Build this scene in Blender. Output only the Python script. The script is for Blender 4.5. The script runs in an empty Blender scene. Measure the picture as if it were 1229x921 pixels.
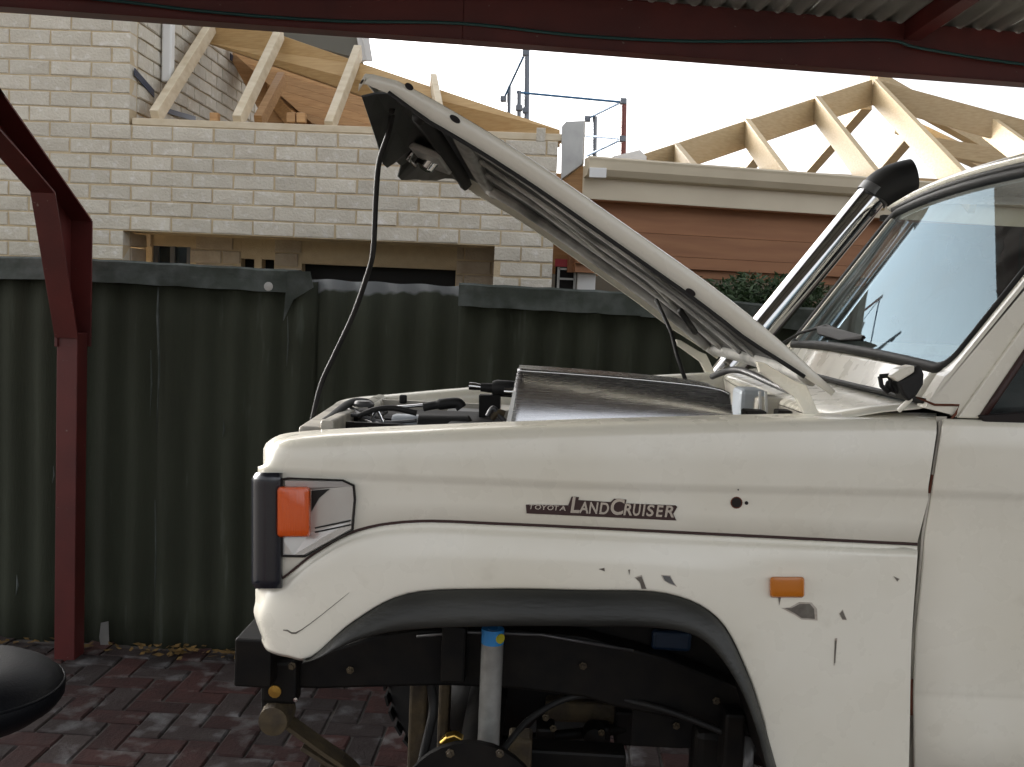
import bpy, bmesh, math, random
from mathutils import Vector, Matrix
random.seed(7)
SC = bpy.context.scene
COL = SC.collection

# ------------------------------------------------------------------ camera
W, H_PX, F = 1229.0, 921.0, 1243.0
CX, CY, CAMZ = 614.5, 460.5, 1.55
Yc = Vector((656 - CX, CY - 365, -F)).normalized()
Xc = Vector((1, -0.043, 0)); Xc = (Xc - Xc.dot(Yc) * Yc).normalized()
Zc = Xc.cross(Yc)
W2C = Matrix((Xc, Yc, Zc)).transposed()       # columns = world axes in camera space
C2W = W2C.transposed()
cam = bpy.data.cameras.new('camera'); cam.lens = 36 * F / W; cam.sensor_width = 36
cam.clip_end = 2000; cam.clip_start = 0.05
camo = bpy.data.objects.new('camera', cam); COL.objects.link(camo)
camo.matrix_world = Matrix.Translation((0, 0, CAMZ)) @ C2W.to_4x4()
SC.camera = camo

# ------------------------------------------------------------------ sky, sun, exposure
SUN_EL, SUN_AZ = 11.0, 312.0                   # low sun beyond the house, the near faces are in open shade
world = bpy.data.worlds.new('World'); SC.world = world; world.use_nodes = True
wn = world.node_tree.nodes; wl = world.node_tree.links
bg = wn['Background']; sky = wn.new('ShaderNodeTexSky')
sky.sky_type = 'NISHITA'; sky.sun_disc = False
sky.sun_elevation = math.radians(SUN_EL); sky.sun_rotation = math.radians(SUN_AZ)
sky.air_density = 0.5; sky.dust_density = 6.0; sky.ozone_density = 0.3
hs_ = wn.new('ShaderNodeHueSaturation'); hs_.inputs['Saturation'].default_value = .18   # thin even cloud: a nearly colourless sky
wl.new(sky.outputs[0], hs_.inputs['Color']); wl.new(hs_.outputs[0], bg.inputs[0]); bg.inputs[1].default_value = 0.15
sun = bpy.data.lights.new('sun', 'SUN'); sun.energy = 0.2; sun.angle = math.radians(12); sun.color = (1, .95, .87)
suno = bpy.data.objects.new('sun', sun); COL.objects.link(suno)
az, el = math.radians(SUN_AZ), math.radians(SUN_EL)
sdir = Vector((math.sin(az) * math.cos(el), math.cos(az) * math.cos(el), math.sin(el)))
suno.rotation_euler = sdir.to_track_quat('Z', 'Y').to_euler(); suno.location = sdir * 30
SC.view_settings.view_transform = 'Standard'; SC.view_settings.look = 'None'
SC.view_settings.exposure = 2.3; SC.view_settings.gamma = 1
SC.view_settings.use_curve_mapping = False

# ------------------------------------------------------------------ helpers
O = Vector((0, 0, CAMZ))
def ray(px, py): return C2W @ Vector((px - CX, CY - py, -F))
def P(px, py, Y):
    d = ray(px, py); return O + d * (Y / d.y)
def PZ(px, py, Z):
    d = ray(px, py); return O + d * ((Z - CAMZ) / d.z)
def PX(px, py, X):
    d = ray(px, py); return O + d * (X / d.x)

def mat(name, col, rough=.5, metal=0., col2=None, scale=6., lo=.35, hi=.7, bump=0., bscale=60., rnd=0.,
        coat=0., stretch=(1, 1, 1), spec=.5, detail=6., col3=None, scale3=25., lo3=.6, hi3=.7, rvar=0.):
    m = bpy.data.materials.new(name); m.use_nodes = True
    n, l = m.node_tree.nodes, m.node_tree.links
    b = n['Principled BSDF']
    b.inputs['Roughness'].default_value = rough; b.inputs['Metallic'].default_value = metal
    b.inputs['Coat Weight'].default_value = coat; b.inputs['Coat Roughness'].default_value = .08
    b.inputs['Specular IOR Level'].default_value = spec
    g = n.new('ShaderNodeNewGeometry'); mp = n.new('ShaderNodeMapping'); mp.inputs['Scale'].default_value = stretch
    l.new(g.outputs['Position'], mp.inputs[0])
    def noise(s, d=detail):
        t = n.new('ShaderNodeTexNoise'); t.inputs['Scale'].default_value = s; t.inputs['Detail'].default_value = d
        l.new(mp.outputs[0], t.inputs['Vector']); return t
    def mix(a, bcol, fac):
        x = n.new('ShaderNodeMix'); x.data_type = 'RGBA'
        if hasattr(a, 'links'): l.new(a, x.inputs[6])
        else: x.inputs[6].default_value = (*a, 1)
        x.inputs[7].default_value = (*bcol, 1); l.new(fac, x.inputs[0]); return x.outputs[2]
    def ramp(src, a, c):
        r = n.new('ShaderNodeMapRange'); r.inputs[1].default_value = a; r.inputs[2].default_value = c
        l.new(src, r.inputs[0]); return r.outputs[0]
    out = col
    if col2: out = mix(out, col2, ramp(noise(scale).outputs[0], lo, hi))
    if col3: out = mix(out, col3, ramp(noise(scale3).outputs[0], lo3, hi3))
    if rnd:
        oi = n.new('ShaderNodeObjectInfo'); hs = n.new('ShaderNodeHueSaturation')
        r = n.new('ShaderNodeMapRange'); r.inputs[3].default_value = 1 - rnd; r.inputs[4].default_value = 1 + rnd
        l.new(oi.outputs['Random'], r.inputs[0]); l.new(r.outputs[0], hs.inputs['Value'])
        if hasattr(out, 'links'): l.new(out, hs.inputs['Color'])
        else: hs.inputs['Color'].default_value = (*out, 1)
        out = hs.outputs[0]
    if hasattr(out, 'links'): l.new(out, b.inputs['Base Color'])
    else: b.inputs['Base Color'].default_value = (*out, 1)
    if rvar:
        r = n.new('ShaderNodeMapRange'); r.inputs[1].default_value = .3; r.inputs[2].default_value = .7
        r.inputs[3].default_value = max(.02, rough - rvar); r.inputs[4].default_value = min(1, rough + rvar)
        l.new(noise(14).outputs[0], r.inputs[0]); l.new(r.outputs[0], b.inputs['Roughness'])
    if bump:
        bp = n.new('ShaderNodeBump'); bp.inputs['Strength'].default_value = bump; bp.inputs['Distance'].default_value = .01
        l.new(noise(bscale).outputs[0], bp.inputs['Height']); l.new(bp.outputs[0], b.inputs['Normal'])
    return m

M = {}
M['paint'] = mat('cream_white_paint', (.80, .77, .665), .30, col2=(.72, .68, .56), scale=3, lo=.4, hi=.8, coat=.6, rvar=.10, bump=.03, bscale=4,
                 col3=(.60, .56, .46), scale3=9, lo3=.66, hi3=.85)
M['paint_dirty'] = mat('grubby_white_paint', (.50, .47, .40), .5, col2=(.22, .20, .17), scale=9, lo=.42, hi=.72)
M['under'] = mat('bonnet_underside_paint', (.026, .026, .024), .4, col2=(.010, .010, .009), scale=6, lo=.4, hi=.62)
M['ribpaint'] = mat('bonnet_rib_paint', (.46, .45, .42), .32, col2=(.14, .14, .13), scale=7, lo=.47, hi=.70, bump=.06, bscale=14)
M['black'] = mat('black_rubber', (.012, .012, .012), .6, col2=(.022, .021, .019), scale=12, spec=.3)
M['flare'] = mat('grey_black_flare_rubber', (.020, .021, .019), .42, col2=(.042, .042, .037), scale=8, stretch=(.4, 1, 1.5), bump=.15, bscale=90, spec=.35)
M['chassis'] = mat('greasy_black_chassis', (.005, .005, .005), .5, col2=(.012, .010, .008), scale=14, bump=.12, bscale=25, spec=.18)
M['rust'] = mat('rusty_steel', (.09, .065, .03), .75, col2=(.035, .025, .016), scale=20, bump=.4, bscale=60)
M['chrome'] = mat('chrome', (.62, .62, .62), .07, 1., rvar=.04)
M['steel'] = mat('brushed_stainless_sheet', (.58, .58, .59), .26, 1., rvar=.05, stretch=(1, 1, 30))
M['bezel'] = mat('silver_bezel_plastic', (.60, .595, .57), .22, .35, col2=(.50, .49, .46), scale=8)
M['amber'] = mat('amber_lens', (.62, .085, .006), .2, coat=.6, bump=.3, bscale=260, stretch=(1, 1, .04))
M['amber2'] = mat('orange_marker_lens', (.50, .15, .008), .25, coat=.4)
M['navy'] = mat('dark_grille_plastic', (.012, .014, .02), .22, coat=.3)
M['stripe'] = mat('dark_maroon_stripe', (.035, .012, .010), .5)
M['grey'] = mat('grey_metal', (.20, .20, .20), .4, .6, col2=(.09, .09, .09), scale=14)
M['shock'] = mat('grey_shock_paint', (.33, .33, .31), .32, .3, col2=(.24, .24, .22), scale=30)
M['bluedark'] = mat('dark_blue_plastic', (.004, .02, .05), .5)
M['bluestk'] = mat('blue_sticker', (.03, .24, .58), .4)
M['yellstk'] = mat('yellow_sticker', (.55, .5, .04), .4)
M['bottle'] = mat('pale_plastic', (.42, .46, .50), .45)
M['brass'] = mat('brass', (.65, .42, .10), .3, 1.)
M['red'] = mat('oxide_red_steel', (.115, .019, .016), .45, col2=(.075, .013, .012), scale=5, col3=(.20, .14, .12), scale3=40, lo3=.70, hi3=.76)
M['teal'] = mat('teal_cable', (.006, .055, .055), .4)
M['roofsheet'] = mat('zinc_roof_sheet', (.46, .46, .42), .5, .3, col2=(.34, .34, .31), scale=4)
M['brick'] = mat('cream_brick', (.57, .53, .445), .9, col2=(.51, .465, .385), scale=7, rnd=.09, bump=.6, bscale=70, col3=(.66, .63, .58), scale3=22, lo3=.55, hi3=.75)
M['mortar'] = mat('sandy_mortar', (.53, .43, .28), .95, col2=(.48, .38, .25), scale=20, bump=.4, bscale=150)
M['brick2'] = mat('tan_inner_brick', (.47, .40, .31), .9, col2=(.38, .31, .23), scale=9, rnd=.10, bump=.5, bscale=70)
M['pine'] = mat('new_pine', (.46, .36, .215), .6, col2=(.38, .285, .155), scale=11, stretch=(1.2, 3, 9), rnd=.12, col3=(.22, .12, .05), scale3=4.5, lo3=.74, hi3=.78)
M['pinepale'] = mat('pale_pine', (.66, .57, .42), .65, col2=(.55, .45, .30), scale=5, stretch=(2, 2, 5), rnd=.06)
M['pinedark'] = mat('orange_pine_boards', (.48, .28, .12), .6, col2=(.36, .19, .075), scale=9, stretch=(.8, 3, 10), rnd=.15)
M['cedar'] = mat('brown_timber_board', (.33, .150, .066), .6, col2=(.26, .112, .048), scale=2.5, stretch=(.6, 3, 10), rnd=.08)
M['cream'] = mat('cream_gutter', (.58, .51, .38), .4, col2=(.52, .45, .33), scale=3)
M['whitept'] = mat('white_paint', (.70, .70, .68), .45)
M['zinc'] = mat('galvanised_flashing', (.42, .42, .40), .35, .6, col2=(.32, .32, .31), scale=9)
M['dpc'] = mat('dark_blue_damp_course', (.022, .035, .07), .4)
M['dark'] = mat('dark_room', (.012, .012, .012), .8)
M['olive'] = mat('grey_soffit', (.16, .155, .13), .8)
M['frame'] = mat('window_frame', (.10, .10, .10), .4)
M['scaf'] = mat('scaffold_steel', (.17, .19, .22), .5, .5)
M['scafred'] = mat('red_scaffold_steel', (.19, .06, .05), .55)
M['blue'] = mat('blue_rail', (.05, .16, .32), .5)
M['redsign'] = mat('red_board', (.35, .02, .03), .5)
M['joint'] = mat('paver_joint_sand', (.06, .05, .043), .95, col2=(.11, .10, .09), scale=8, bump=.5, bscale=90)
M['pavred'] = mat('red_paver', (.052, .018, .0145), .85, col2=(.032, .012, .010), scale=14, rnd=.3, bump=.4, bscale=80, col3=(.13, .12, .115), scale3=9, lo3=.54, hi3=.72)
M['pavgrey'] = mat('grey_paver', (.044, .032, .029), .85, col2=(.030, .018, .016), scale=14, rnd=.3, bump=.4, bscale=80, col3=(.15, .145, .145), scale3=9, lo3=.52, hi3=.72)
M['ground'] = mat('sandy_ground', (.16, .13, .10), .95, col2=(.10, .085, .07), scale=1.5)
M['leafdry'] = mat('dry_leaves', (.22, .13, .035), .8, col2=(.10, .06, .02), scale=30)
M['leaf'] = mat('green_leaves', (.022, .050, .012), .6, col2=(.035, .07, .02), scale=14)
M['bark'] = mat('bark', (.07, .05, .035), .9)
M['seat'] = mat('black_vinyl', (.004, .0045, .006), .5, spec=.12, bump=.1, bscale=200)
M['inter'] = mat('dark_interior', (.02, .02, .022), .7)
M['chip'] = mat('chipped_primer', (.16, .145, .12), .7, col2=(.10, .085, .07), scale=60)
M['primer'] = mat('bare_primer_edge', (.50, .46, .40), .7, col2=(.36, .30, .24), scale=70)
M['hole'] = mat('dark_hole', (.01, .006, .005), .8)
M['rustred'] = mat('rust_stain', (.16, .045, .02), .85, col2=(.10, .03, .015), scale=60)
M['bag'] = mat('pale_bag', (.40, .40, .40), .8)
M['ply'] = mat('lvl_beam', (.50, .34, .16), .6, col2=(.42, .265, .11), scale=9, stretch=(.6, 3, 12), rnd=.08)

# fence paint : dark green with bare top edge where the capping is missing (world height + x range)
def fence_mat(name, bare):
    m = mat(name, (.025, .029, .016), .85, col2=(.036, .042, .025), scale=3, stretch=(3, 3, .4), bump=.3, bscale=70,
            col3=(.075, .085, .068), scale3=6, lo3=.64, hi3=.8)
    if bare:
        n, l = m.node_tree.nodes, m.node_tree.links; b = n['Principled BSDF']
        src = b.inputs['Base Color'].links[0].from_socket
        g = n.new('ShaderNodeNewGeometry'); s = n.new('ShaderNodeSeparateXYZ'); l.new(g.outputs['Position'], s.inputs[0])
        t = n.new('ShaderNodeTexNoise'); t.inputs['Scale'].default_value = 9; l.new(g.outputs['Position'], t.inputs[0])
        a = n.new('ShaderNodeMath'); a.operation = 'MULTIPLY_ADD'; a.inputs[1].default_value = .10
        l.new(t.outputs[0], a.inputs[0]); l.new(s.outputs[2], a.inputs[2])
        r = n.new('ShaderNodeMapRange'); r.inputs[1].default_value = bare; r.inputs[2].default_value = bare + .015
        l.new(a.outputs[0], r.inputs[0])
        x = n.new('ShaderNodeMix'); x.data_type = 'RGBA'; l.new(src, x.inputs[6]); x.inputs[7].default_value = (.17, .18, .18, 1)
        l.new(r.outputs[0], x.inputs[0]); l.new(x.outputs[2], b.inputs['Base Color'])
    return m
M['fence'] = fence_mat('dark_green_fence_paint', None)
M['fencecap'] = mat('weathered_green_capping', (.050, .062, .052), .75, col2=(.12, .135, .13), scale=9, lo=.42, hi=.75, col3=(.028, .036, .028), scale3=5, lo3=.5, hi3=.68, bump=.3, bscale=50)

def glass_mat(name, tint=(.75, .85, .85)):
    m = bpy.data.materials.new(name); m.use_nodes = True
    n, l = m.node_tree.nodes, m.node_tree.links
    for x in list(n): n.remove(x)
    o = n.new('ShaderNodeOutputMaterial'); t = n.new('ShaderNodeBsdfTransparent'); t.inputs[0].default_value = (*tint, 1)
    g = n.new('ShaderNodeBsdfGlossy'); g.inputs['Roughness'].default_value = .02; g.inputs[0].default_value = (.53, .70, .80, 1)  # blue of the sky reflection is put into the glossy colour
    d = n.new('ShaderNodeBsdfDiffuse'); d.inputs[0].default_value = (.5, .5, .48, 1)
    fr = n.new('ShaderNodeFresnel'); fr.inputs[0].default_value = 1.48
    mx = n.new('ShaderNodeMixShader'); l.new(fr.outputs[0], mx.inputs[0]); l.new(t.outputs[0], mx.inputs[1]); l.new(g.outputs[0], mx.inputs[2])
    nz = n.new('ShaderNodeTexNoise'); nz.inputs['Scale'].default_value = 7; nz.inputs['Detail'].default_value = 8
    ge = n.new('ShaderNodeNewGeometry'); l.new(ge.outputs['Position'], nz.inputs[0])
    r = n.new('ShaderNodeMapRange'); r.inputs[1].default_value = .45; r.inputs[2].default_value = .8; r.inputs[3].default_value = .03; r.inputs[4].default_value = .16
    l.new(nz.outputs[0], r.inputs[0])
    m2 = n.new('ShaderNodeMixShader'); l.new(r.outputs[0], m2.inputs[0]); l.new(mx.outputs[0], m2.inputs[1]); l.new(d.outputs[0], m2.inputs[2])
    l.new(m2.outputs[0], o.inputs[0]); return m
M['glass'] = glass_mat('windscreen_glass'); M['glass2'] = glass_mat('window_glass', (.5, .55, .55)); M['tint'] = glass_mat('cab_shade_glass', (.12, .13, .13))  # last pane is darkened, its colour stands in for the unlit cab

# ---- mesh builder
class MB:
    def __init__(s): s.v = []; s.f = []
    def add(s, vs, fs):
        k = len(s.v); s.v += [Vector(v) for v in vs]; s.f += [tuple(i + k for i in f) for f in fs]; return s
    def box(s, c, size, rot=None):
        c = Vector(c); h = Vector(size) / 2; R = rot or Matrix.Identity(3)
        vs = [c + R @ Vector((x * h.x, y * h.y, z * h.z)) for x in (-1, 1) for y in (-1, 1) for z in (-1, 1)]
        return s.add(vs, [(0, 1, 3, 2), (4, 6, 7, 5), (0, 4, 5, 1), (2, 3, 7, 6), (0, 2, 6, 4), (1, 5, 7, 3)])
    def bar(s, a, b, w, h, up=(0, 0, 1), side=None):
        a, b = Vector(a), Vector(b); d = (b - a); L = d.length; d.normalize()
        if side is None:
            sd = d.cross(Vector(up)).normalized()
        else:
            sd = Vector(side); sd = (sd - sd.dot(d) * d).normalized()
        u = sd.cross(d).normalized()
        R = Matrix((sd, d, u)).transposed()
        return s.box((a + b) / 2, (w, L, h), R)
    def tube(s, pts, r, n=10, caps=True):
        pts = [Vector(p) for p in pts]; rs = r if isinstance(r, (list, tuple)) else [r] * len(pts)
        rings = []; ref = None
        for i, p in enumerate(pts):
            d = (pts[min(i + 1, len(pts) - 1)] - pts[max(i - 1, 0)]).normalized()
            if ref is None: ref = Vector((0, 0, 1)) if abs(d.z) < .9 else Vector((1, 0, 0))
            u = (ref - ref.dot(d) * d).normalized(); ref = u; w = d.cross(u)
            rings.append([p + (u * math.cos(t) + w * math.sin(t)) * rs[i] for t in [2 * math.pi * k / n for k in range(n)]])
        return s.rings(rings, caps)
    def rings(s, rings, caps=True, closed=True):
        n = len(rings[0]); vs = [v for r in rings for v in r]; fs = []
        for i in range(len(rings) - 1):
            for k in range(n if closed else n - 1):
                fs.append((i * n + k, i * n + (k + 1) % n, (i + 1) * n + (k + 1) % n, (i + 1) * n + k))
        if caps:
            fs.append(tuple(range(n))[::-1]); fs.append(tuple((len(rings) - 1) * n + k for k in range(n)))
        return s.add(vs, fs)
    def prism(s, poly, ext):
        poly = [Vector(p) for p in poly]; ext = Vector(ext); n = len(poly)
        vs = poly + [p + ext for p in poly]
        return s.add(vs, [tuple(range(n)), tuple(range(2 * n - 1, n - 1, -1))] + [(k, k + n, (k + 1) % n + n, (k + 1) % n) for k in range(n)])
    def lathe(s, prof, c, axis=(0, 0, 1), n=24):
        ax = Vector(axis).normalized(); u = ax.orthogonal().normalized(); w = ax.cross(u); c = Vector(c)
        return s.rings([[c + ax * h + (u * math.cos(t) + w * math.sin(t)) * r for t in [2 * math.pi * k / n for k in range(n)]] for r, h in prof])
    def mesh(s, name, smooth=False):
        me = bpy.data.meshes.new(name); me.from_pydata(s.v, [], s.f); me.update()
        bm = bmesh.new(); bm.from_mesh(me); bmesh.ops.recalc_face_normals(bm, faces=bm.faces); bm.to_mesh(me); bm.free()
        if smooth:
            me.polygons.foreach_set('use_smooth', [True] * len(me.polygons))
        return me
    def build(s, name, m, parent=None, smooth=False, bevel=0., solid=0., sharp=None):
        me = s.mesh(name, smooth)
        if sharp is not None:
            me.polygons.foreach_set('use_smooth', [True] * len(me.polygons)); me.set_sharp_from_angle(angle=math.radians(sharp))
        o = bpy.data.objects.new(name, me); COL.objects.link(o)
        me.materials.append(M[m] if isinstance(m, str) else m)
        attach(o, parent)
        if solid:
            md = o.modifiers.new('solid', 'SOLIDIFY'); md.thickness = solid; md.offset = 0
        if bevel:
            md = o.modifiers.new('bevel', 'BEVEL'); md.width = bevel; md.segments = 2; md.limit_method = 'ANGLE'; md.angle_limit = math.radians(40)
        return o
def attach(o, parent):
    if parent is not None:
        o.parent = parent
        t = Vector((0, 0, 0)); p = parent
        while p is not None: t = t + p.location; p = p.parent if p.type == 'EMPTY' else None
        if parent.type == 'EMPTY': o.matrix_parent_inverse = Matrix.Translation(-t)
def place(name, me, loc, parent, rot=None):
    o = bpy.data.objects.new(name, me); COL.objects.link(o); o.location = loc
    if rot: o.rotation_euler = rot
    attach(o, parent); return o
def tag(o, label=None, cat=None, group=None, kind=None):
    if label: o['label'] = label
    if cat: o['category'] = cat
    if group: o['group'] = group
    if kind: o['kind'] = kind
    return o
def thing(name, label, cat, loc, group=None):
    o = bpy.data.objects.new(name, None); COL.objects.link(o); o.location = loc; o.empty_display_size = .2
    return tag(o, label, cat, group)
def cr(keys, sub):
    """Catmull-Rom through tuples"""
    out = []; n = len(keys)
    for i in range(n - 1):
        p0, p1, p2, p3 = keys[max(i - 1, 0)], keys[i], keys[i + 1], keys[min(i + 2, n - 1)]
        for k in range(sub):
            t = k / sub
            out.append(tuple(.5 * (2 * b + (c - a) * t + (2 * a - 5 * b + 4 * c - d) * t * t + (3 * b - a - 3 * c + d) * t ** 3)
                             for a, b, c, d in zip(p0, p1, p2, p3)))
    out.append(tuple(keys[-1])); return out
def curve3(pts, sub=8): return [Vector(p) for p in cr([tuple(p) for p in pts], sub)]

# ================================================================== SETTING : ground
GZ = -.105                                     # paving level
g = MB().add([(-150, -150, GZ - .02), (150, -150, GZ - .02), (150, 150, GZ - .02), (-150, 150, GZ - .02)], [(0, 1, 2, 3)]).build('ground', 'ground')
tag(g, kind='structure')
pv = MB().box((.4, 1.9, GZ - .006), (7.6, 5.42, .02)).build('paving', 'joint'); tag(pv, kind='structure')
# herringbone pavers (each one an object where the photograph shows them)
def paver_mesh(l, w, seed):
    rr = random.Random(seed); b = bmesh.new()
    bmesh.ops.create_cube(b, size=1)
    for v in b.verts: v.co = Vector((v.co.x * l, v.co.y * w, v.co.z * .03))
    bmesh.ops.bevel(b, geom=[e for e in b.edges if all(v.co.z > 0 for v in e.verts)], offset=.006, segments=1, affect='EDGES')
    for v in b.verts:
        v.co += Vector((rr.uniform(-.002, .002), rr.uniform(-.002, .002), rr.uniform(-.0012, .0012)))
    me = bpy.data.meshes.new('paver'); b.to_mesh(me); b.free(); return me
PL, PW = .230, .115
pm = {}
for mn in ('pavred', 'pavgrey'):
    pm[mn] = []
    for k in range(3):
        me = paver_mesh(PL - .008, PW - .008, 10 * k + len(mn)); me.materials.append(M[mn]); pm[mn].append(me)
rest = {'pavred': MB(), 'pavgrey': MB()}
npav = 0
for i in range(-26, 40):
    for j in range(-30, 40):
        # classic herringbone tiling built on a PW lattice : step (1,1) for pairs, (2,-2)->offset 4
        for rotd in (0, 1):
            gx = i * 1 + 0; 
            k = (i - j) % 4
            if rotd == 0 and k != 0: continue
            if rotd == 1 and k != 2: continue
            if rotd == 0: cx, cy = i + 1.0, j + .5      # horizontal, covers (i,j),(i+1,j)
            else: cx, cy = i + .5, j + 0.0             # vertical, covers (i,j-1),(i,j)
            x, y = -1.0 + cx * PW, 2.6 + cy * PW
            if not (-3.3 < x < 4.1 and -.7 < y < 4.56): continue
            mn = 'pavred' if random.random() < .58 else 'pavgrey'
            rz = rotd * math.pi / 2 + random.uniform(-.012, .012); zz = GZ - .0035 + random.uniform(-.002, .003)
            q = W2C @ (Vector((x, y, GZ)) - O); u, v = CX + F * q.x / -q.z, CY - F * q.y / -q.z
            if q.z < 0 and -30 < u < 1000 and 780 < v < 945 and npav < 298:
                place('paver', random.choice(pm[mn]), (x, y, zz), pv, (random.uniform(-.006, .006), random.uniform(-.006, .006), rz)); npav += 1
            else:
                R = Matrix.Rotation(rz, 3, 'Z'); rest[mn].box((x, y, zz), (PL - .008, PW - .008, .03), R)
for mn, b in rest.items(): tag(b.build('pavers', mn, pv), kind='stuff')

# ================================================================== FENCE
YF = 4.60
fence = thing('corrugated_fence', 'dark green corrugated sheet fence with patchy grey capping behind the white car', 'fence', (-1, YF, 0))
def corr_sheet(x0, x1, z1a, z1b, y, m, z0=-.15, amp=.0135, pitch=.146, ragged=0):
    b = MB(); n = max(4, int((x1 - x0) / pitch * 10)); top = []; bot = []
    rings = []
    for k in range(n + 1):
        x = x0 + (x1 - x0) * k / n
        yy = y + amp * (1 + .25 * math.sin(x * 5.3 + 1)) * math.cos(2 * math.pi * x / pitch) + .006 * math.sin(x * 2.1); zt = z1a + (z1b - z1a) * k / n + (ragged * math.sin(x * 31) if ragged else 0)
        rings.append([Vector((x, yy + .004 * math.sin(x * 9 + j * 1.3), z0 + (zt - z0) * j / 7)) for j in range(8)])
    b.rings(rings, caps=False, closed=False)
    return b.build('fence_sheet', m, fence, smooth=True, solid=.007)
def zf(px, py): return P(px, py, YF).z
xs = lambda px: P(px, 345, YF).x
zbare = P(460, 350, YF).z
M['fence_bare'] = fence_mat('fence_paint_bare_top', zbare + .035)
seg = [(-2.1 * 293, -180, 318, 318), (-180, 188, 318, 323), (191, 372, 325, 334), (374, 552, 333, 342), (552, 800, 345, 370), (800, 1010, 372, 382), (1010, 1229, 384, 394), (1229, 1560, 396, 402)]
for k, (a, c, ya, yb) in enumerate(seg):
    corr_sheet(xs(a), xs(c) + .035, zf(a, ya + (4 if k != 3 else 2)), zf(c, yb + (4 if k != 3 else 2)), YF + .009 * (k % 2), M['fence_bare'] if k == 3 else M['fence'], ragged=.003)
# sheet lap : pale streak
MB().tube([P(190, 345, YF - .03), P(189, 380, YF - .03), P(191, 440, YF - .028), P(188, 520, YF - .028)], [.003, .006, .004, .002], 6).build('lap_edge', M['fencecap'], fence, smooth=True)
def capping(a, ya, c, yb, h, tilt=0, m='fencecap'):
    A, B = P(a, ya, YF - .035), P(c, yb, YF - .035)
    hh = h / F * YF
    b = MB(); sec = [(-.006, -hh), (-.002, -hh * .5), (-.004, -.008), (.004, 0), (.066, 0), (.074, -.008), (.076, -hh * .8)]
    r = []
    for k in range(13):
        q = A.lerp(B, k / 12); w = math.sin(k * 2.3) * .002
        r.append([q + Vector((0, y + w, z + w)) for y, z in sec])
    b.rings(r, caps=False, closed=False)
    return b.build('capping', m, fence, smooth=False, solid=.004, bevel=.0)
capping(-700, 300, 70, 309, 27); capping(74, 309, 358, 325, 27); capping(551, 340, 770, 352, 27); capping(770, 353, 1000, 372, 27); capping(1000, 373, 1560, 400, 27)
# broken corner scrap of capping hanging
MB().prism([P(345, 325, YF - .05), P(372, 326, YF - .05), P(376, 345, YF - .045), P(352, 360, YF - .04), P(340, 385, YF - .04)], (0, .006, 0)).build('broken_capping', 'fencecap', fence)
MB().lathe([(.0, 0), (.02, .001), (.02, .004), (0, .005)], P(322, 344, YF - .045), (0, 1, 0), 12).build('washer', 'zinc', fence)
MB().prism([P(121, 748, YF - .03), P(130, 746, YF - .03), P(131, 782, YF - .03), P(122, 783, YF - .03), P(119, 765, YF - .03)], (0, .003, 0)).build('paint_patch', 'zinc', fence)

for x, y0, y1, w in ((181, 420, 500, .004), (186, 600, 735, .0035), (20, 690, 715, .006), (64, 560, 580, .004), (268, 505, 525, .004), (345, 380, 440, .003)):
    MB().tube([P(x, y0, YF - .022), P(x + 1, (y0 + y1) / 2, YF - .021), P(x - 1, y1, YF - .022)], [.001, w, .001], 6).build('paint_run', 'fencecap', fence, smooth=True)
# ================================================================== CARPORT
PYb = 4.36
pb = PZ(84, 793, 0); PXc = P(84, 700, PYb + .05).x
carport = thing('carport', 'dark red steel carport post, angled arm and beam under a corrugated roof', 'carport', (PXc, PYb, 0))
def frame_at(dx):
    x0 = PXc + dx - .045
    z400 = P(84, 400, PYb).z
    MB().box((x0 + .045, PYb + .05, (z400 + GZ) / 2), (.09, .10, z400 - GZ)).build('post', 'red', carport, bevel=.004)
    # elbow profile in the Y-Z plane
    pr = [(4.47, P(105, 265, 4.47).z), (3.74, P(0, 115, 3.74).z), (3.36, 2.425), (3.36, 2.23), (3.90, P(0, 190, 3.90).z), (4.13, P(30, 230, 4.13).z), (PYb - .012, z400 - .02), (PYb - .012, z400 - .06), (4.47, z400 - .06)]
    # two webs and flange plates : an open C section
    poly = [Vector((x0 - .004, y, z)) for y, z in pr]
    MB().prism(poly, (.012, 0, 0)).build('arm_web', 'red', carport, bevel=.002)
    top = pr[0:3]
    b = MB()
    for (y0, z0), (y1, z1) in zip(pr[0:2] + [pr[1]], pr[1:3] + [pr[2]]):
        b.bar((x0 + .05, y0, z0), (x0 + .05, y1, z1), .098, .008)
    b.box((x0 + .05, 4.474, (pr[0][1] + z400 - .06) / 2), (.098, .008, pr[0][1] - z400 + .06))
    b.build('arm_flange', 'red', carport, bevel=.001)
    b = MB()
    for (y0, z0), (y1, z1) in zip(pr[3:6], pr[4:7]):
        b.bar((x0 + .05, y0, z0), (x0 + .05, y1, z1), .098, .008)
    b.build('arm_soffit', 'red', carport, bevel=.001)
frame_at(0); frame_at(4.9)
ZB = 2.43
def bz(px, py): return PZ(px, py, ZB)
bl, bm_, br = bz(-260, -12), bz(555, 46.5), bz(1560, 124)
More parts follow.
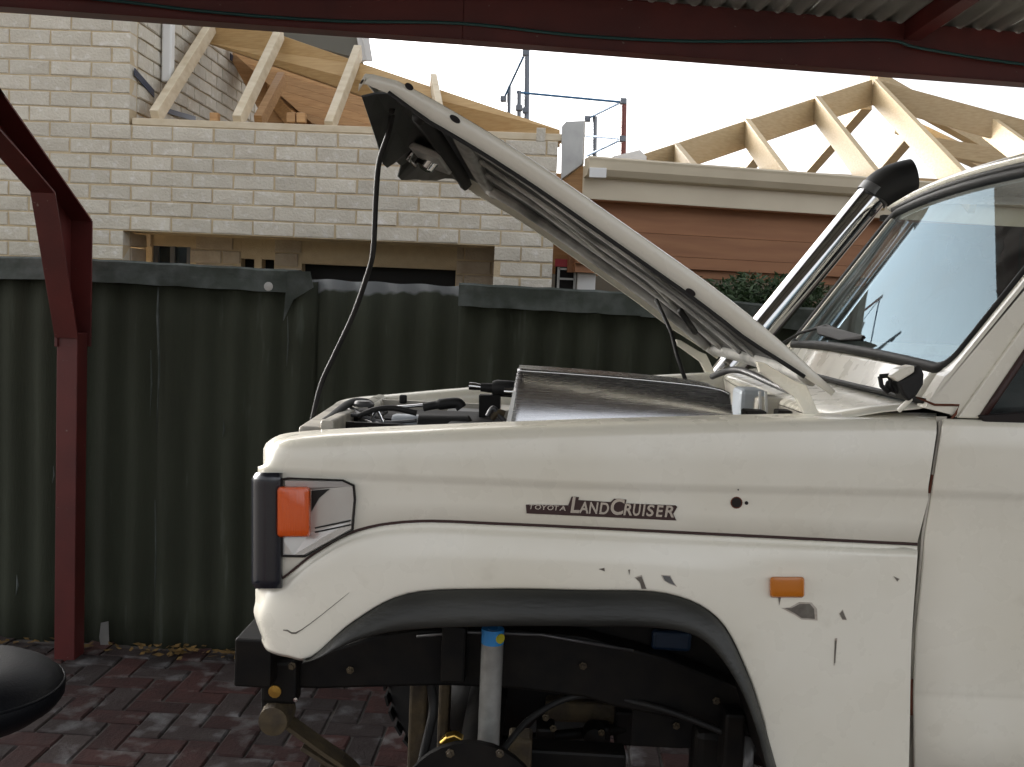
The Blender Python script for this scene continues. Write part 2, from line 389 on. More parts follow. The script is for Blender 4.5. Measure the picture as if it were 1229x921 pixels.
# level beam, web face at the traced line
def beam_piece(a, c, name):
    a, c = Vector(a), Vector(c); d = (c - a).normalized(); nrm = Vector((-d.y, d.x, 0))
    b = MB(); hgt = .172
    b.prism([a, a + nrm * .005, a + nrm * .005 + Vector((0, 0, hgt)), a + Vector((0, 0, hgt))], c - a)
    b.prism([a - nrm * .004 + Vector((0, 0, -.004)), a + nrm * .075 + Vector((0, 0, -.004)), a + nrm * .075, a - nrm * .004], c - a)
    b.prism([a + Vector((0, 0, hgt)) + nrm * .001, a + nrm * .075 + Vector((0, 0, hgt)), a + nrm * .075 + Vector((0, 0, hgt + .004)), a + Vector((0, 0, hgt + .004)) + nrm * .001], c - a)
    return b.build(name, 'red', carport, bevel=.0015)
d_ = (br - bl).normalized()
beam_piece(bl, bm_ - d_ * .0006, 'beam'); beam_piece(bm_ + d_ * .0006, br, 'beam')
# splice cleat
MB().box(bm_ + Vector((0, .04, .004)), (.06, .075, .006)).build('splice_plate', 'red', carport)
MB().box(bm_ + Vector((0, .022, .088)), (.08, .02, .158)).build('splice_cleat', 'red', carport)
# roof sheets above beam, running towards the camera, climbing gently
yb0 = bm_.y
nr = Vector((-d_.y, d_.x, 0)); ZS = ZB + .172 + .010
def rsheet(s0, s1):
    b = MB(); n = int((s1 - s0) / .076 * 8); rings = []
    for k in range(n + 1):
        s_ = s0 + (s1 - s0) * k / n; base = bm_ + d_ * s_
        zz = ZS + .012 * math.cos(2 * math.pi * s_ / .076) - ZB
        rings.append([base + nr * .10 + Vector((0, 0, zz - .01)), base - nr * 1.5 + Vector((0, 0, zz + .16)), base - nr * 4.1 + Vector((0, 0, zz + .437))])
    b.rings(rings, False, False); b.build('roof_sheet', 'roofsheet', carport, smooth=True, solid=.002)
for k in range(-3, 6): rsheet(k * .76 - .3, k * .76 + .48)
# rafters running back over the camera from the beam
for px in (-130, 1068):
    q = bz(px, 58 if px < 600 else 98); q = q + Vector((0, 0, .135))
    MB().bar(q - nr * .01, q - nr * 4.05 + Vector((0, 0, .425)), .06, .07).build('rafter', 'red', carport, bevel=.002)
for t in (1.0, 2.0, 3.0, 4.0):
    a = bl - nr * t + Vector((0, 0, .172 - .03 + .1067 * t)); c = br - nr * t + Vector((0, 0, .172 - .03 + .1067 * t))
    MB().bar(a, c, .05, .035).build('purlin', 'red', carport, bevel=.002)
for px in (-130, 1500):                       # rear posts behind the camera carry the rafters
    q = bz(px, 60) - nr * 3.9
    MB().box((q.x, q.y, 1.40), (.09, .09, 3.01)).build('post', 'red', carport, bevel=.004)
# teal cable along the beam
cab = []
for px, py in [(-250, -24), (-60, -14), (120, 0), (250, 15), (400, 26), (553, 29), (688, 43), (815, 50), (950, 50), (1063, 49), (1105, 59), (1229, 78), (1400, 92)]:
    d = ray(px, py); nv = nr; t = (bm_ - O).dot(nv) / d.dot(nv); cab.append(O + d * t - nv * .008)
tag(MB().tube(curve3(cab, 6), .0055, 8).build('garden_cable', 'teal', smooth=True), 'thin teal cable strung along the dark red carport beam', 'cable')

# ================================================================== HOUSE
YH = 6.0
house = thing('brick_house', 'cream brick house under construction with bare pine roof timbers beyond the fence', 'house', (-1, YH, 0))
BP, CP = .240, .0868
def brick_meshes(mname):
    out = []
    for s in range(6):
        rr = random.Random(s); b = bmesh.new()
        bmesh.ops.create_cube(b, size=1)
        for v in b.verts: v.co = Vector((v.co.x * .230, v.co.y * .10, v.co.z * .0768))
        fe = [e for e in b.edges if all(v.co.y < 0 for v in e.verts)]
        bmesh.ops.bevel(b, geom=fe, offset=.004, segments=1, affect='EDGES')
        for v in b.verts:
            v.co += Vector((rr.uniform(-.0018, .0018), rr.uniform(-.004, .003) if v.co.y < 0 else 0, rr.uniform(-.0018, .0018)))
        me = bpy.data.meshes.new('brick'); b.to_mesh(me); b.free(); me.materials.append(M[mname]); out.append(me)
    return out
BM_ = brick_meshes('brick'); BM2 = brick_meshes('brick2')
Xc157 = P(156.5, 90, YH).x                      # external corner of the upper storey
Zplate = P(300, 158, YH).z - .02                  # underside of the wall plate
Xend = P(664, 320, YH).x
Xo0, Xo1 = P(148, 300, YH).x, P(592, 310, YH).x   # opening below the lintel course
Zlint = P(370, 286, YH).z
Xl = P(0, 200, YH).x - .55
Zlow = P(300, 345, YH).z - .30
nz_ = math.floor((Zlow - Zlint) / CP); Zlow = Zlint + nz_ * CP
wall = MB()
def slab(b, x0, x1, z0, z1, y0=YH + .005, y1=YH + .11): b.box(((x0 + x1) / 2, (y0 + y1) / 2, (z0 + z1) / 2), (x1 - x0, y1 - y0, z1 - z0))
Ztop = Zlint + CP * math.ceil((4.05 - Zlint) / CP)
rows_p = round((Zplate - Zlint) / CP); Zplate = Zlint + rows_p * CP
slab(wall, Xl, Xc157 - .005, Zplate, Ztop); slab(wall, Xl, Xend - .005, Zlint, Zplate - .0); slab(wall, Xl, Xo0 - .005, Zlow, Zlint); slab(wall, Xo1 + .005, Xend - .005, Zlow, Zlint)
slab(wall, Xl, Xend, GZ, Zlow - .001)
wall_o = wall.build('wall', 'mortar', house)
nb = 0
def put_brick(x0, x1, z, y, parent, meshes, along='x', x=None):
    global nb
    L = x1 - x0
    if L < .05: return
    o = bpy.data.objects.new('brick', random.choice(meshes)); COL.objects.link(o); nb += 1
    sx = (L - .010) / .230
    jy = random.uniform(-.002, .002)
    if along == 'x':
        o.location = ((x0 + x1) / 2, y + .05 + jy, z + CP / 2); o.scale = (sx, 1, 1)
        if random.random() < .5: o.scale = (sx, 1, -1)
    else:
        o.location = (x - .05 + jy, (x0 + x1) / 2, z + CP / 2); o.rotation_euler = (0, 0, math.pi / 2); o.scale = (sx, 1, 1)
    attach(o, parent)
def course(z, spans, off, y, parent, meshes):
    for a, c in spans:
        k = math.floor((a - Xl - off) / BP)
        x = Xl + off + k * BP
        while x < c:
            x0, x1 = max(x, a), min(x + BP, c)
            if x1 - x0 < .05 and x0 > a: pass
            put_brick(x0, x1, z, y, parent, meshes); x += BP
nrow = round((Ztop - Zlow) / CP)
for r in range(nrow):
    z = Zlow + r * CP; zm = z + CP / 2
    off = (BP / 2 if r % 2 else 0)
    if zm > Zplate: sp = [(Xl, Xc157)]
    elif zm > Zlint: sp = [(Xl, Xend)]
    else: sp = [(Xl, Xo0), (Xo1, Xend)]
    course(z, sp, off, YH, wall_o, BM_)
# upper storey return wall going away from the corner
YR1 = 9.2
rw = MB().box((Xc157 - .06, (YH + .11 + YR1 + 1.6) / 2, (Zplate - .26 + Ztop) / 2), (.10, YR1 + 1.6 - YH - .11, Ztop - Zplate + .26)).build('return_wall', 'mortar', house)
for r in range(-1, nrow - round((Zplate - Zlow) / CP)):
    z = Zplate + r * CP; y = YH + .11 + (0.12 if r % 2 else 0) - BP
    while y < YR1:
        y0, y1 = max(y, YH + .112), min(y + BP, YR1)
        put_brick(y0, y1, z, 0, rw, BM_, 'y', Xc157 + .002); y += BP
# recessed inner wall seen below the lintel
YI = 6.42
inner = MB()
op = [(P(182, 300, YI).x, P(228, 300, YI).x, 280), (P(289, 300, YI).x, P(305, 300, YI).x, 295), (P(314, 300, YI).x, P(329, 300, YI).x, 296), (P(362, 310, YI).x, P(547, 320, YI).x, 305)]
Xi0, Xi1 = Xo0 - .3, Xo1 + .02
edges = [Xi0] + [e for a, c, y in op for e in (a, c)] + [Xi1]
zi1 = Zlint + .16
for k in range(0, len(edges), 2): slab(inner, edges[k], edges[k + 1], 0, zi1, YI + .01, YI + .1)
for a, c, py in op: slab(inner, a, c, P((a + c) * 100 + 300, py, YI).z, zi1, YI + .012, YI + .098)
inn_o = inner.build('inner_wall', 'mortar', house)
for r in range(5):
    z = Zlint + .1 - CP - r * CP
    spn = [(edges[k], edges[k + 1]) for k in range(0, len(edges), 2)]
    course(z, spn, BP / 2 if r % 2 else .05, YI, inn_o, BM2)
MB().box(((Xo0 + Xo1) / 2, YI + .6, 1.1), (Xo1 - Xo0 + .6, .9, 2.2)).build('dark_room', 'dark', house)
MB().box(((Xo0 + Xo1) / 2, (YH + YI) / 2 + .06, Zlint + .03), (Xo1 - Xo0 + .3, YI - YH - .11, .05)).build('lintel_soffit', 'mortar', house)
for xx, sgn in ((Xo0, -1), (Xo1, 1)):
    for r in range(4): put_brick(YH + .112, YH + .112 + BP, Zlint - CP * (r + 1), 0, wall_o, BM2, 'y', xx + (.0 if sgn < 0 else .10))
# window in the recess
b = MB(); a, c, py = op[0]; zt = P(205, 281, YI).z
for x in (a + .015, (a + c) / 2, c - .015): b.box((x, YI + .05, zt - .3), (.03, .04, .6))
b.box(((a + c) / 2, YI + .05, zt - .015), (c - a, .04, .03)); wf = b.build('window_frame', 'frame', house)
MB().box(((a + c) / 2, YI + .055, zt - .3), (c - a - .02, .006, .56)).build('pane', 'glass2', wf)
# timber : wall plate, rafters
def tim(name, a, c, w, h, m='pine', parent=None, up=(0, 0, 1), side=None):
    return MB().bar(a, c, w, h, up, side).build(name, m, parent or house, bevel=.004)
zpl = Zplate + .022
tim('wall_plate', (Xc157 + .01, YH + .06, zpl), (Xend + .02, YH + .06, zpl), .105, .040, 'pinepale')
tim('wall_plate', (Xc157 + .01, YH + .30, zpl + .01), (Xend - .1, YH + .30, zpl + .01), .09, .06, 'pinedark')
def raf(p0, y0, p1, y1, w=.045, h=.10, m='pinepale'):
    return tim('rafter', P(*p0, y0), P(*p1, y1), w, h, m)
raf((186, 141), 6.05, (254, 32), 7.15, .05, .09); raf((285, 147), 6.05, (336, 40), 6.98, .05, .09); raf((395, 154), 6.05, (430, 62), 6.88, .05, .09)
raf((352, 145), 7.5, (258, 30), 8.6, .05, .12, 'pinedark')
raf((310, 148), 6.6, (338, 95), 7.3, .05, .10, 'pinedark')
for x in (258, 350, 362): tim('block', P(x, 148, 6.14), P(x, 136, 6.14), .05, .05, 'pinedark')
# sloping beam (strut) bounding the sky and the boards under it
def sl(x, y, Y): return P(x, y, Y)
MB().prism([sl(250, 12, 7.25), sl(440, 78, 6.8), sl(672, 156, 6.15), sl(672, 176, 6.15), sl(560, 158, 6.45), sl(440, 118, 6.8), sl(250, 52, 7.25)], (.0, .045, 0)).build('hip_beam', 'ply', house, bevel=.003)
for k in range(7):
    t0, t1 = k / 7, (k + 1) / 7
    L0 = (262 + 112 * t0, 48 + 100 * t0); L1 = (262 + 112 * t1, 48 + 100 * t1)
    R0 = (640, L0[1] + (640 - L0[0]) * .30); R1 = (640, L1[1] + (640 - L1[0]) * .30)
    yk = 7.75 - .05 * k
    MB().prism([P(*L0, yk), P(*R0, yk), P(*R1, yk - .03), P(*L1, yk - .03)], (.0, .03, .0)).build('roof_board', 'pinedark', house, bevel=.003)
MB().prism([P(255, 30, 8.0), P(650, 150, 7.6), P(650, 190, 7.5), P(330, 168, 7.6)], (0, .03, 0)).build('board_backing', 'pinedark', house)
raf((520, 96), 6.65, (528, 138), 6.05, .04, .08)
tim('stud', P(521, 97, 6.7), P(521, 110, 6.7), .035, .035, 'pinepale')
# damp course strips on the return wall, downpipe
def strip(a, c, wd):
    X = Xc157 + .006
    A, C = PX(*a, X), PX(*c, X); A2, C2 = PX(a[0], a[1] + wd, X), PX(c[0], c[1] + wd, X)
    MB().prism([A, C, C2, A2], (.006, 0, 0)).build('damp_course', 'dpc', house)
strip((161, 82), (184, 108), 9); strip((276, 64), (320, 105), 8); strip((322, 106), (345, 137), 8)
strip((200, 130), (234, 140), 6)
MB().box(P(202, 62, 6.47) + Vector((0, 0, .12)), (.06, .07, .62)).build('downpipe', 'whitept', house, bevel=.01)
# upper eave with gutter
e = MB().prism([P(330, 10, 8.8), P(428, 38, 8.8), P(436, 72, 8.8), P(335, 45, 8.8)], (-.2, 1.2, 0)).build('eave', 'olive', house)
MB().bar(P(426, 10, 8.78), P(437, 74, 8.78), .05, .05).build('eave_gutter', 'whitept', house, bevel=.006)
MB().bar(P(434, 14, 8.74), P(444, 74, 8.74), .02, .05).build('eave_trim', 'whitept', house, bevel=.004)
# flashing box at the junction
MB().prism([P(674, 152, 6.0), P(679, 146, 6.0), P(701, 145, 6.0), P(699, 197, 6.0), P(673, 216, 6.0)], (.01, .03, 0)).build('parapet_flashing', 'zinc', house, bevel=.003)
MB().prism([P(676, 215, 6.05), P(700, 196, 6.05), P(700, 232, 6.05), P(678, 238, 6.05)], (0, .3, 0)).build('rafter_tail', 'pinedark', house)
for k in range(3):
    put_brick(P(642 + 14 * k, 176, 6).x, P(655 + 14 * k, 176, 6).x, Zplate - .012, YH, wall_o, BM_) if k == 0 else None
# garage wing : gutter and fascia
ZG = P(700, 212, 6.0).z
g0, g1 = PZ(700, 212, ZG), PZ(1040, 236, ZG); g1 = g0 + (g1 - g0) * 2.1
gd = (g1 - g0).normalized(); gn = Vector((-gd.y, gd.x, 0))
def gpro(prof, name, m):
    r = [[q + gn * y + Vector((0, 0, z)) for y, z in prof] for q in (g0, g1)]
    MB().rings(r, True, True).build(name, m, house, bevel=.002)
gpro([(-.09, .10), (-.10, .105), (-.11, .095), (-.105, .08), (-.098, .035), (-.07, .0), (-.01, -.008), (-.01, .10)], 'gutter', 'cream')
gpro([(-.008, .06), (-.012, .055), (-.012, -.125), (.012, -.125), (.012, .06)], 'fascia', 'cream')
MB().box(g0 + gd * .05 - gn * .12 + Vector((0, 0, .01)), (.095, .03, .055)).build('gutter_outlet', 'whitept', house, bevel=.003)
MB().prism([P(735, 188, 6.25), P(768, 180, 6.25), P(776, 188, 6.25), P(776, 194, 6.25), P(735, 192, 6.25)], (0, .2, 0)).build('roof_flashing', 'whitept', house)
for k, (dz, hz, dy) in enumerate([(-.20, .18, .14), (-.355, .13, .1415), (-.455, .07, .1425), (-.515, .05, .18)]):
    MB().bar(g0 + gn * dy + Vector((0, 0, dz)) + gd * .02, g1 + gn * dy + Vector((0, 0, dz)), .06, hz - .0012).build('lintel_board', 'cedar', house, bevel=.0015)
MB().bar(g0 + gn * .24 + Vector((0, 0, -.32)), g1 + gn * .24 + Vector((0, 0, -.32)), .04, .44).build('lintel_light_stop', 'cedar', house)  # added panel, stops low sun leaking between the boards
MB().bar(g0 + gn * .1 + Vector((0, 0, -.12)), g1 + gn * .1 + Vector((0, 0, -.12)), .2, .02).build('soffit', 'cedar', house)
# trusses : hips, jack rafters, rear rafters
hp0, ap = P(730, 200, 7.15), P(1048, 96, 8.4)
def hip(a, c, h=.19): return tim('hip_rafter', a, c, .04, h)
dn = Vector((0, 0, -.095))
hip(hp0 + dn, ap + dn)
hr = P(1420, 197, 7.4); hip(ap + dn, hr + dn)
def jack(top, low, yt, yl=6.5, h=.175):
    a = P(*top, yt) + Vector((0, 0, -h * .5)); c = P(*low, yl) + Vector((0, 0, -h * .5)); c.x = a.x
    d = (c - a); tim('jack_rafter', a, c + d * .12, .04, h)
jack((812, 172), (830, 196), 7.45); jack((896, 142), (947, 200), 7.8); jack((980, 115), (1056, 205), 8.1); jack((1050, 95), (1171, 205), 8.4)
jack((1186, 138), (1300, 225), 8.1); jack((1290, 168), (1400, 240), 7.8)
def rear(top, low, yt, yl): tim('rafter', P(*top, yt), P(*low, yl), .09, .14)
rear((1040, 122), (962, 212), 8.6, 10.2); rear((1092, 160), (1046, 214), 8.9, 10.0); rear((912, 180), (886, 212), 8.6, 9.4)
rear((1048, 96), (1290, 232), 8.6, 10.3); rear((1080, 150), (1200, 205), 9.0, 10.4); rear((1120, 176), (1260, 200), 9.1, 9.0)
tim('ceiling_joist', P(740, 205, 7.3), P(1400, 238, 7.0), .04, .10)
# bits seen between pier and bonnet
MB().box(P(688, 270, 6.5), (.34, .05, .62)).build('timber_post', 'pinedark', house, bevel=.004)
MB().box(P(679, 316, 6.3), (.13, .03, .045)).build('red_trim', 'redsign', house)
b = MB(); c = P(680, 335, 6.32)
b.box(c + Vector((-.05, 0, 0)), (.015, .02, .14)); b.box(c + Vector((.05, 0, 0)), (.015, .02, .14)); b.box(c, (.10, .02, .012)); b.box(c + Vector((0, 0, .06)), (.10, .02, .012))
b.build('vent_frame', 'zinc', house); MB().box(c + Vector((0, .03, 0)), (.14, .02, .16)).build('vent_back', 'dark', house)
MB().box(P(703, 345, 6.28), (.11, .08, .25)).build('white_post', 'whitept', house, bevel=.005)
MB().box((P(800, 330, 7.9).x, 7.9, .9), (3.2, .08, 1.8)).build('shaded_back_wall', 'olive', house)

# scaffolding
scf = thing('scaffolding', 'grey and red tube scaffold guard rails standing above the roof against the sky', 'scaffolding', P(670, 365, 8.2) * 1)
scf.location.z = 0
def st(a, c, r, m, name, y0=8.0, y1=8.0): MB().tube([P(*a, y0), P(*c, y1)], r, 8).build(name, m, scf, smooth=False)
st((632.5, 50), (630.5, 330), .021, 'scaf', 'standard'); st((611, 104), (609, 330), .016, 'scaf', 'standard', 8.6, 8.6); st((623, 109), (621.5, 330), .016, 'scaf', 'standard', 7.9, 7.9)
st((749, 120), (746, 340), .021, 'scafred', 'standard', 7.9, 7.9); st((714, 140), (712, 340), .019, 'scaf', 'standard', 8.6, 8.6)
st((631, 62), (603, 122), .010, 'blue', 'guard_rail', 8.0, 8.7); st((620, 111), (748, 123), .009, 'blue', 'guard_rail', 7.9, 7.9)
st((749, 121), (704, 143), .010, 'blue', 'guard_rail', 7.9, 8.7); st((702, 163), (747, 167), .009, 'blue', 'guard_rail', 8.6, 7.9); st((747, 167), (705, 187), .010, 'blue', 'guard_rail', 7.9, 8.7)
for p, y in (((631, 64), 8.0), ((631, 133), 8.0), ((748, 122), 7.9), ((747, 167), 7.9), ((705, 143), 8.6), ((604, 119), 8.6), ((623, 130), 7.9)):
    MB().box(P(*p, y), (.05, .05, .045)).build('coupler', 'scaf', scf, bevel=.006)

# shrub and bag beyond the fence
def leaves(b, c, rad, n, sz, rr):
    for _ in range(n):
        while True:
            q = Vector((rr.uniform(-1, 1), rr.uniform(-1, 1), rr.uniform(-1, 1)))
            if q.length < 1: break
        q = Vector((q.x * rad[0], q.y * rad[1], q.z * rad[2])) + Vector(c)
        R = Matrix.Rotation(rr.uniform(0, 6.28), 3, 'Z') @ Matrix.Rotation(rr.uniform(-1.2, 1.2), 3, 'X') @ Matrix.Rotation(rr.uniform(0, 6.28), 3, 'Y')
        s = sz * rr.uniform(.6, 1.3)
        b.add([q + R @ Vector(v) for v in ((-s, 0, 0), (0, -s * .35, .1 * s), (s, 0, 0), (0, s * .35, .1 * s))], [(0, 1, 2, 3)])
sb = P(888, 338, 5.45)
shrub = thing('shrub', 'dark green leafy shrub between the fence and the brown timber beam', 'shrub', (sb.x, sb.y, 0))
rr = random.Random(3); b = MB()
for k in range(22): leaves(b, sb + Vector((-.45 + .042 * k, rr.uniform(-.12, .2), rr.uniform(-.28, .0))), (.16, .16, .10), 420, .020, rr)
b.build('crown', 'leaf', shrub)
b = MB()
for k in range(5): b.tube([(sb.x + .02 * k, sb.y, GZ), (sb.x + .1 * (k - 2), sb.y, .8), (sb.x + .2 * (k - 2), sb.y, 1.5)], [.025, .018, .006], 6)
b.build('trunk', 'bark', shrub, smooth=True)
c = P(899, 376, 5.1)
bagm = MB(); rings = []
for k in range(9):
    t = k / 8; z = GZ + (c.z + .05 - GZ) * t; w = .14 * (1 - (2 * t - 1) ** 6) ** .5 + .02
    rings.append([Vector((c.x + w * math.cos(a) * (1 + .08 * math.sin(3 * a + k)), c.y + .6 * w * math.sin(a), z)) for a in [2 * math.pi * i / 16 for i in range(16)]])
bagm.rings(rings); tag(bagm.build('rubble_bag', 'bag', smooth=True), 'pale grey bulging sack beyond the fence beneath the shrub', 'sack')

# dry leaves along the fence
b = MB(); rr = random.Random(5)
for _ in range(520):
    x = rr.uniform(-2.6, 1.0); dens = 1 if -1.75 < x < -1.0 else .35
    if rr.random() > dens: continue
    y = 4.53 - abs(rr.gauss(0, .055)); s = rr.uniform(.012, .03); a = rr.uniform(0, 6.28); t = rr.uniform(-.5, .5)
    R = Matrix.Rotation(a, 3, 'Z') @ Matrix.Rotation(t, 3, 'X')
    q = Vector((x, y, GZ + .018 + rr.random() * .03))
    b.add([q + R @ Vector(v) for v in ((-s, 0, 0), (-.2 * s, -s * .5, .003), (s, 0, .008), (-.1 * s, s * .5, .002))], [(0, 1, 2, 3)])
tag(b.build('fallen_leaves', 'leafdry'), 'dry brown leaves gathered along the foot of the fence', 'leaves', kind='stuff')

exec_car = True
# ================================================================== CAR
Y0, YFAR = 2.16, 3.66
def S(px, py, off=0.): return P(px, py, Y0 + off)
car = thing('four_wheel_drive', 'white four-wheel drive with raised bonnet and its front wheel removed', 'car', (.2, 2.9, 0))
# ---- fender
cols_n = 14
T = [(316, 547), (322, 538), (340, 529), (380, 524.5), (430, 521.5), (500, 518.5), (600, 514.5), (700, 511), (800, 508), (900, 505.5), (1000, 504), (1060, 503.5), (1100, 503.5), (1124, 504)]
C = [(306.5, 705), (317, 703), (340, 693), (380, 662), (430, 636), (500, 625.5), (600, 628.5), (700, 633), (800, 638), (900, 643), (1000, 648), (1060, 651), (1082, 652), (1101, 653)]
U = [(309.5, 567), (317, 566), (338, 567), (380, 569), (430, 572), (500, 575), (600, 579), (700, 583), (800, 586), (900, 588), (1000, 590), (1050, 591), (1090, 592), (1114, 592.5)]
A = [(314, 768), (322, 780), (345, 787), (374, 788), (425, 745), (490, 712), (590, 706.5), (700, 708), (800, 712), (862, 742), (898, 805), (920, 870), (945, 960), (1090, 960)]
Mr = [(304.5, 735), (314, 742), (341, 738), (377, 722), (428, 690), (495, 668), (595, 667), (700, 670), (800, 675), (882, 690), (950, 722), (990, 760), (1040, 800), (1094, 770)]
fr = [.075, .03, .008] + [0] * 11           # front corner wraps round
def row(base, off, dy=0, wrap=1.): return [(x, y + dy, off + fr[k] * wrap) for k, (x, y) in enumerate(base)]
def lerp_rows(a, c, t): return [tuple(p + (q - p) * t for p, q in zip(u, v)) for u, v in zip(a, c)]
up_rows = [row(T, .11, -8), row(T, .075, -4.5), row(T, .035, -2), row(T, .014, 2.5), row(T, .003, 9), row(T, -.001, 16)]
up_rows += [row(U, -.004, -7), row(U, -.004, -2), row(U, .001, 2), row(U, .002, 7)]
low0 = row(C, .002, -2)
up_rows += [lerp_rows(up_rows[-1], low0, .5), low0, row(C, .008, -.5)]
def loft(rows, sub):
    grid = [[S(*p) for p in cr(r, sub)] for r in rows]
    return grid
fb = MB(); fb.rings(loft(up_rows, 5), False, False)
lr = [row(C, .008, 2), row(C, .002, 3.2), row(C, -.002, 9), row(C, -.009, 17), row(Mr, -.019), lerp_rows(row(Mr, -.02), row(A, -.026), .5), row(A, -.024, -4), row(A, -.02, 0), [(x, y + 2, o + .02) for x, y, o in row(A, -.02)]]
lrc = list(zip(*lr)); 
cols = [cr(list(c_), 3) for c_ in lrc]; lr2 = list(zip(*cols))
fb.rings(loft([list(r) for r in lr2], 5), False, False)
fender = fb.build('fender', 'paint', car, smooth=True)
# dark groove stripe
gs = cr(C, 5); b = MB(); b.rings([[S(x, y - 1.3, .004 + .0) for x, y in gs[8:]], [S(x, y + 1.8, .004) for x, y in gs[8:]]], False, False)
b.build('stripe', 'stripe', fender, solid=.003)
# arch flare trim
A2 = [(366, 791), (374, 789.5), (425, 746.5), (490, 713.5), (590, 708), (700, 709.5), (800, 713.5), (861, 743), (896, 806), (918, 871), (943, 960)]
B2 = [(362, 797), (386, 789), (432, 767.5), (490, 756), (590, 752), (700, 752), (790, 754), (843, 768), (880, 812), (905, 868), (930, 960)]
def rr_(t): return [(a[0] + (b_[0] - a[0]) * t, a[1] + (b_[1] - a[1]) * t) for a, b_ in zip(A2, B2)]
rows = []
for t, off in ((-.06, -.01), (.0, -.022), (.06, -.03), (.3, -.042), (.55, -.05), (.8, -.056), (.96, -.054), (1.0, -.045), (.98, .0), (.96, .05)):
    rows.append([S(x, y, off) for x, y in cr(rr_(t), 6)])
MB().rings(rows, False, False).build('arch_flare', 'flare', fender, smooth=True)
# inner wheel well (dark)
ww = [[S(x, y, .0) for x, y in cr([(x, y) for x, y in B2], 4)], [S(x * .92 + 52, y * .97 + 8, .36) for x, y in cr(B2, 4)]]
ww = []
for off in (-.015, .12, .30):
    ww.append([S(x, y, -.0) + Vector((0, off, .012)) for x, y in cr([(x, y - 6) for x, y in B2], 4)])
MB().rings(ww, False, False).build('wheel_well', 'chassis', car, smooth=True)
MB().box((P(650, 700, 2.47).x + .15, 2.607, .95), (1.45, .012, .56)).build('inner_guard', 'chassis', car)
MB().box((.62, 2.62, .57), (.7, .012, .30)).build('splash_panel', 'chassis', car)
# little crease line at bottom of fender and door
MB().tube([S(918, 831, -.006), S(1000, 833, -.010), S(1088, 834, -.010)], .0025, 6).build('lower_crease', 'paint', fender, smooth=True)
# chips, holes
def patch(pts, off, m, name='paint_chip', par=None):
    q = [S(x, y, off) for x, y in pts]
    MB().prism(q, (0, .004, 0)).build(name, m, par or fender)
def fender_off(px, py):                       # outward position of fender skin at a pixel, read from the mesh by ray cast
    o = ray(px, py); ok, loc, n_, i_ = fender.ray_cast(fender.matrix_world.inverted() @ O, o.normalized())
    return (loc.y - Y0) if ok else 0.
bpy.context.view_layer.update()
def chip(pts, m='chip', name='paint_chip', th=.0012):
    if m in ('chip', 'grey') and th == .0012:
        ax, ay = sum(p[0] for p in pts) / len(pts), sum(p[1] for p in pts) / len(pts)
        chip([(ax + (x - ax) * 1.22 + .5 * math.sin(k * 2.1), ay + (y - ay) * 1.22 + .5 * math.cos(k * 1.7)) for k, (x, y) in enumerate(pts)], 'primer', 'chip_edge', .0007)
    q = []
    for x, y in pts:
        d = ray(x, y).normalized(); ok, loc, n_, i_ = fender.ray_cast(fender.matrix_world.inverted() @ O, d)
        lw = fender.matrix_world @ loc if ok else S(x, y, -.02)
        q.append(lw - d * th)
    n = len(q); c0 = sum(q, Vector()) / n
    MB().add(q + [c0], [(k, (k + 1) % n, n) for k in range(n)]).build(name, m, fender, solid=.0008)
chip([(942, 730), (950, 730), (960, 725), (972, 725), (977, 731), (978, 743), (962, 742), (955, 737)])
chip([(763, 694), (770, 692), (773, 700), (776, 707), (770, 707), (768, 699)]); chip([(795, 691), (804, 692), (808, 699), (811, 703), (803, 700), (798, 697)], 'grey')
chip([(1008, 737), (1011, 733), (1016, 744), (1011, 743)]); chip([(719, 683), (725, 682), (726, 686)]); chip([(1073, 692), (1079, 695), (1077, 698)])
chip([(1002, 769), (1004, 769), (1002.5, 796), (1001, 796)]); chip([(754, 684), (756, 684), (755.5, 690)]); chip([(934, 717), (937, 717), (935.5, 726)])
def skin(x, y, th=.0008):
    d = ray(x, y).normalized(); ok, loc, n_, i_ = fender.ray_cast(fender.matrix_world.inverted() @ O, d); return fender.matrix_world @ loc - d * th
MB().tube([skin(x, y) for x, y in ((340, 756.5), (345, 757), (350, 760), (355, 760), (362, 756), (372, 749), (385, 739), (400, 727), (410, 719), (419, 711.5))], [.0012, .002, .002, .002, .001, .0008, .0007, .0006, .0006, .0003], 6).build('scratch', 'chip', fender, smooth=True)
for cx_, cy_, r_, m_ in ((884, 603.5, 7.2, 'rustred'), (884, 603.5, 6, 'hole'), (896, 604, 2.2, 'hole'), (886, 588, .9, 'hole')):
    chip([(cx_ + r_ * math.cos(a), cy_ + r_ * math.sin(a)) for a in [2 * math.pi * k / 16 for k in range(16)]], m_, 'drill_hole', .0012 if m_ == 'rustred' else .0022)
# side marker lamp
oy = fender_off(944, 705)
b = MB()
def rrect(x0, y0, x1, y1, r, n=4):
    out = []
    for cx_, cy_, a0 in ((x1 - r, y0 + r, -90), (x1 - r, y1 - r, 0), (x0 + r, y1 - r, 90), (x0 + r, y0 + r, 180)):
        for k in range(n + 1):
            a = math.radians(a0 + 90 * k / n); out.append((cx_ + r * math.cos(a), cy_ + r * math.sin(a)))
    return out
b.rings([[S(x, y, oy + o) for x, y in rrect(924 + i, 692.5 + i, 965.5 - i, 717.5 - i, 4)] for i, o in ((0, .002), (0, -.008), (1.5, -.013), (5, -.0145))])
tag(b.build('side_marker_lamp', 'amber2', fender, smooth=False, sharp=35), 'orange side marker lens')
